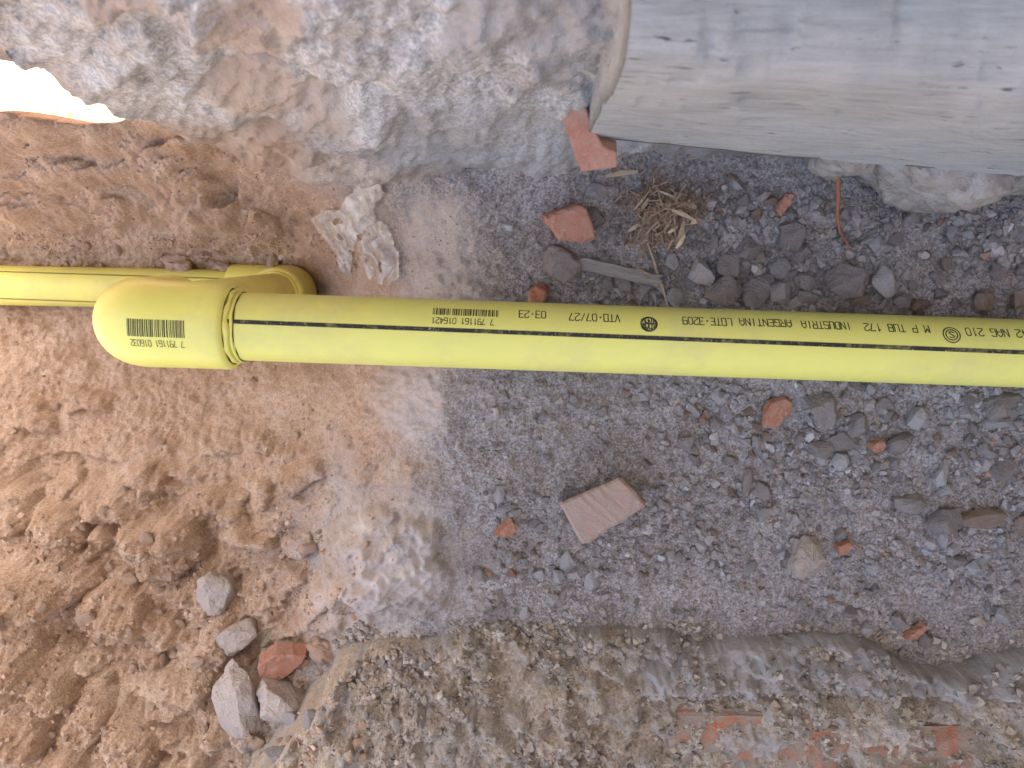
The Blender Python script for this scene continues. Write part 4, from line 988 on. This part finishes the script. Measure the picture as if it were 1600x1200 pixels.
for i in range(len(x)):
    s = float(np.clip(7*math.exp(RNG.normal(0, .4)), 5.5, 18))*(1.65 if (qx[i] > 1040 and (330 < qy[i] < 490 or 590 < qy[i] < 740)) else .95)
    if abs(qy[i]-axis_y(qx[i])) < 50: continue
    if any((qx[i]-a)**2+(qy[i]-b)**2 < (r_*.92+s)**2 for a, b, r_ in taken): continue
    taken.append((qx[i], qy[i], s)); m_ = RNG.choice(['st_grey', 'st_pale', 'st_brown', 'brick'], p=[.66, .18, .13, .03])
    if qy[i] < axis_y(qx[i]): zn = 'in the gravel between beam and pipe'
    elif qx[i] < 1030: zn = 'on the dusty floor around the broken brick'
    elif qy[i] < 740: zn = 'in the gravel just below the printed pipe'
    else: zn = 'on the floor between pipe and mortar bank'
    kd = {'st_grey': 'small loose grey pebble', 'st_pale': 'small pale bluish pebble', 'st_brown': 'small brown pebble', 'brick': 'small orange brick crumb'}[m_]
    o = link('pebble', PEB[m_][i % 5], label=kd+' '+zn, category='pebble', group=kd+'s '+zn)
    r_ = 1.2*s*dp[i]/F; o.scale = (r_, r_*RNG.uniform(.8, 1.1), r_*.9); o.location = (x[i], y[i], z[i]+r_*.42); o.rotation_euler = RNG.uniform(-.5, .5, 3)*np.array([1, 1, 6])
    cnt += 1
    if cnt >= 300: break
# gravel and grit
x, y, z, qx, qy, dp = candidates(66000, -.06, .36, -.27, .07, densmap, 112, 22)
scatter('gravel', x, y, z, np.clip(.00135*np.exp(RNG.normal(0, .55, len(x))), .0006, .0052), PAL, [6, 6, 4, 3, .7, .8, 2, .45], .12, kind='stuff', label='fine loose grey gravel on trench floor', category='gravel')
def griddens(pxx, pyy): return np.clip(densmap(pxx, pyy)*1.1 + .35*ss(630, 760, pxx), 0, 1)
x, y, z, qx, qy, dp = candidates(80000, -.11, .36, -.27, .08, griddens, 113, 30)
TEMPL_SAVE = TEMPL; TEMPL = [hull(6, 900+i, (1, .85, .75), .1) for i in range(8)]
scatter('grit', x, y, z, RNG.uniform(.0004, .0010, len(x)), PAL, [6, 6, 4, 4, 1.2, .7, 2, .5], .2, kind='stuff', label='sandy grit between the stones', category='grit')
TEMPL = TEMPL_SAVE
# soil crumbs on the brown slope, along the lower pipe and on the mortar bank
def soildens(pxx, pyy):
    return np.clip((1-ss(480, 620, pxx))*(ss(720, 900, pyy)*.55 + .10 + 1.0*(np.abs(pyy-395) < 30)*(pyy < 425)), 0, 1)*(pyy > 180)
x, y, z, qx, qy, dp = candidates(26000, -.42, -.03, -.33, .07, soildens, 114, 26)
SPAL = np.array([(.45, .31, .215), (.51, .365, .26), (.39, .265, .18), (.56, .44, .34)])
scatter('soil_crumbs', x, y, z, np.clip(.0011*np.exp(RNG.normal(0, .5, len(x))), .0006, .0048), SPAL, [4, 4, 3, 1], .25, kind='stuff', label='loose brown soil crumbs over the pit slopes', category='soil')
def bankdens(pxx, pyy): return ss(962, 985, pyy)*(1+.9*np.exp(-((pyy-1005)/22)**2))*np.clip(ss(480, 620, pxx), 0, 1)*(.75-.25*ss(1000, 1150, pxx))
x, y, z, qx, qy, dp = candidates(42000, -.13, .34, -.36, -.16, bankdens, 115, 30)
MP = np.array([(.27, .24, .21), (.38, .32, .26), (.44, .39, .34), (.36, .29, .215)])
scatter('mortar_crumbs', x, y, z, np.clip(.0013*np.exp(RNG.normal(0, .45, len(x))), .0006, .0042), MP, [4, 3, 2, 2], .2, kind='stuff', label='crumbly mortar grains on the bank', category='mortar')
# countable clods in the pit
CL = [rock(800+i*5, 'st_soil', 18, (1, .9, .75), 1, .10, .18) for i in range(6)]
clods = 0
for i in range(4000):
    a, b = RNG.uniform(0, 500), RNG.uniform(380, 1190)
    if 405 < b < 600 or (600 < b < 760 and RNG.uniform() > .12): continue
    if b < 405 and a > 440: continue
    if b > 1000 and a > 420: continue
    s = float(np.clip(8*math.exp(RNG.normal(0, .45)), 5.5, 24 if b > 760 else 13))
    if any((a-p_)**2+(b-q_)**2 < (r_*.9+s)**2 for p_, q_, r_ in taken): continue
    taken.append((a, b, s*1.4)); o = link('soil_clod', CL[i % 6], label='small brown soil clod '+('beside the lower pipe under the foundation wall' if b < 420 else 'on the rough slope facing the elbow'), category='clod', group='brown soil clods '+('beside the lower pipe' if b < 420 else 'on the rough slope'))
    place(o, a, b, s*2, s*1.7, RNG.uniform(0, 360), .38, .8, .4); clods += 1
    if clods >= 110: break
for i, (a, s) in enumerate(((405, 24), (424, 15), (442, 14), (456, 13))):
    o = link('soil_clod', CL[i], label='round brown clod in the little row below the pale stones', category='clod', group='row of round clods'); place(o, a, 1152-i*1, s*1.2, s*1.3, 0, .2, .9, .2)
print('pebbles', cnt, 'clods', clods)
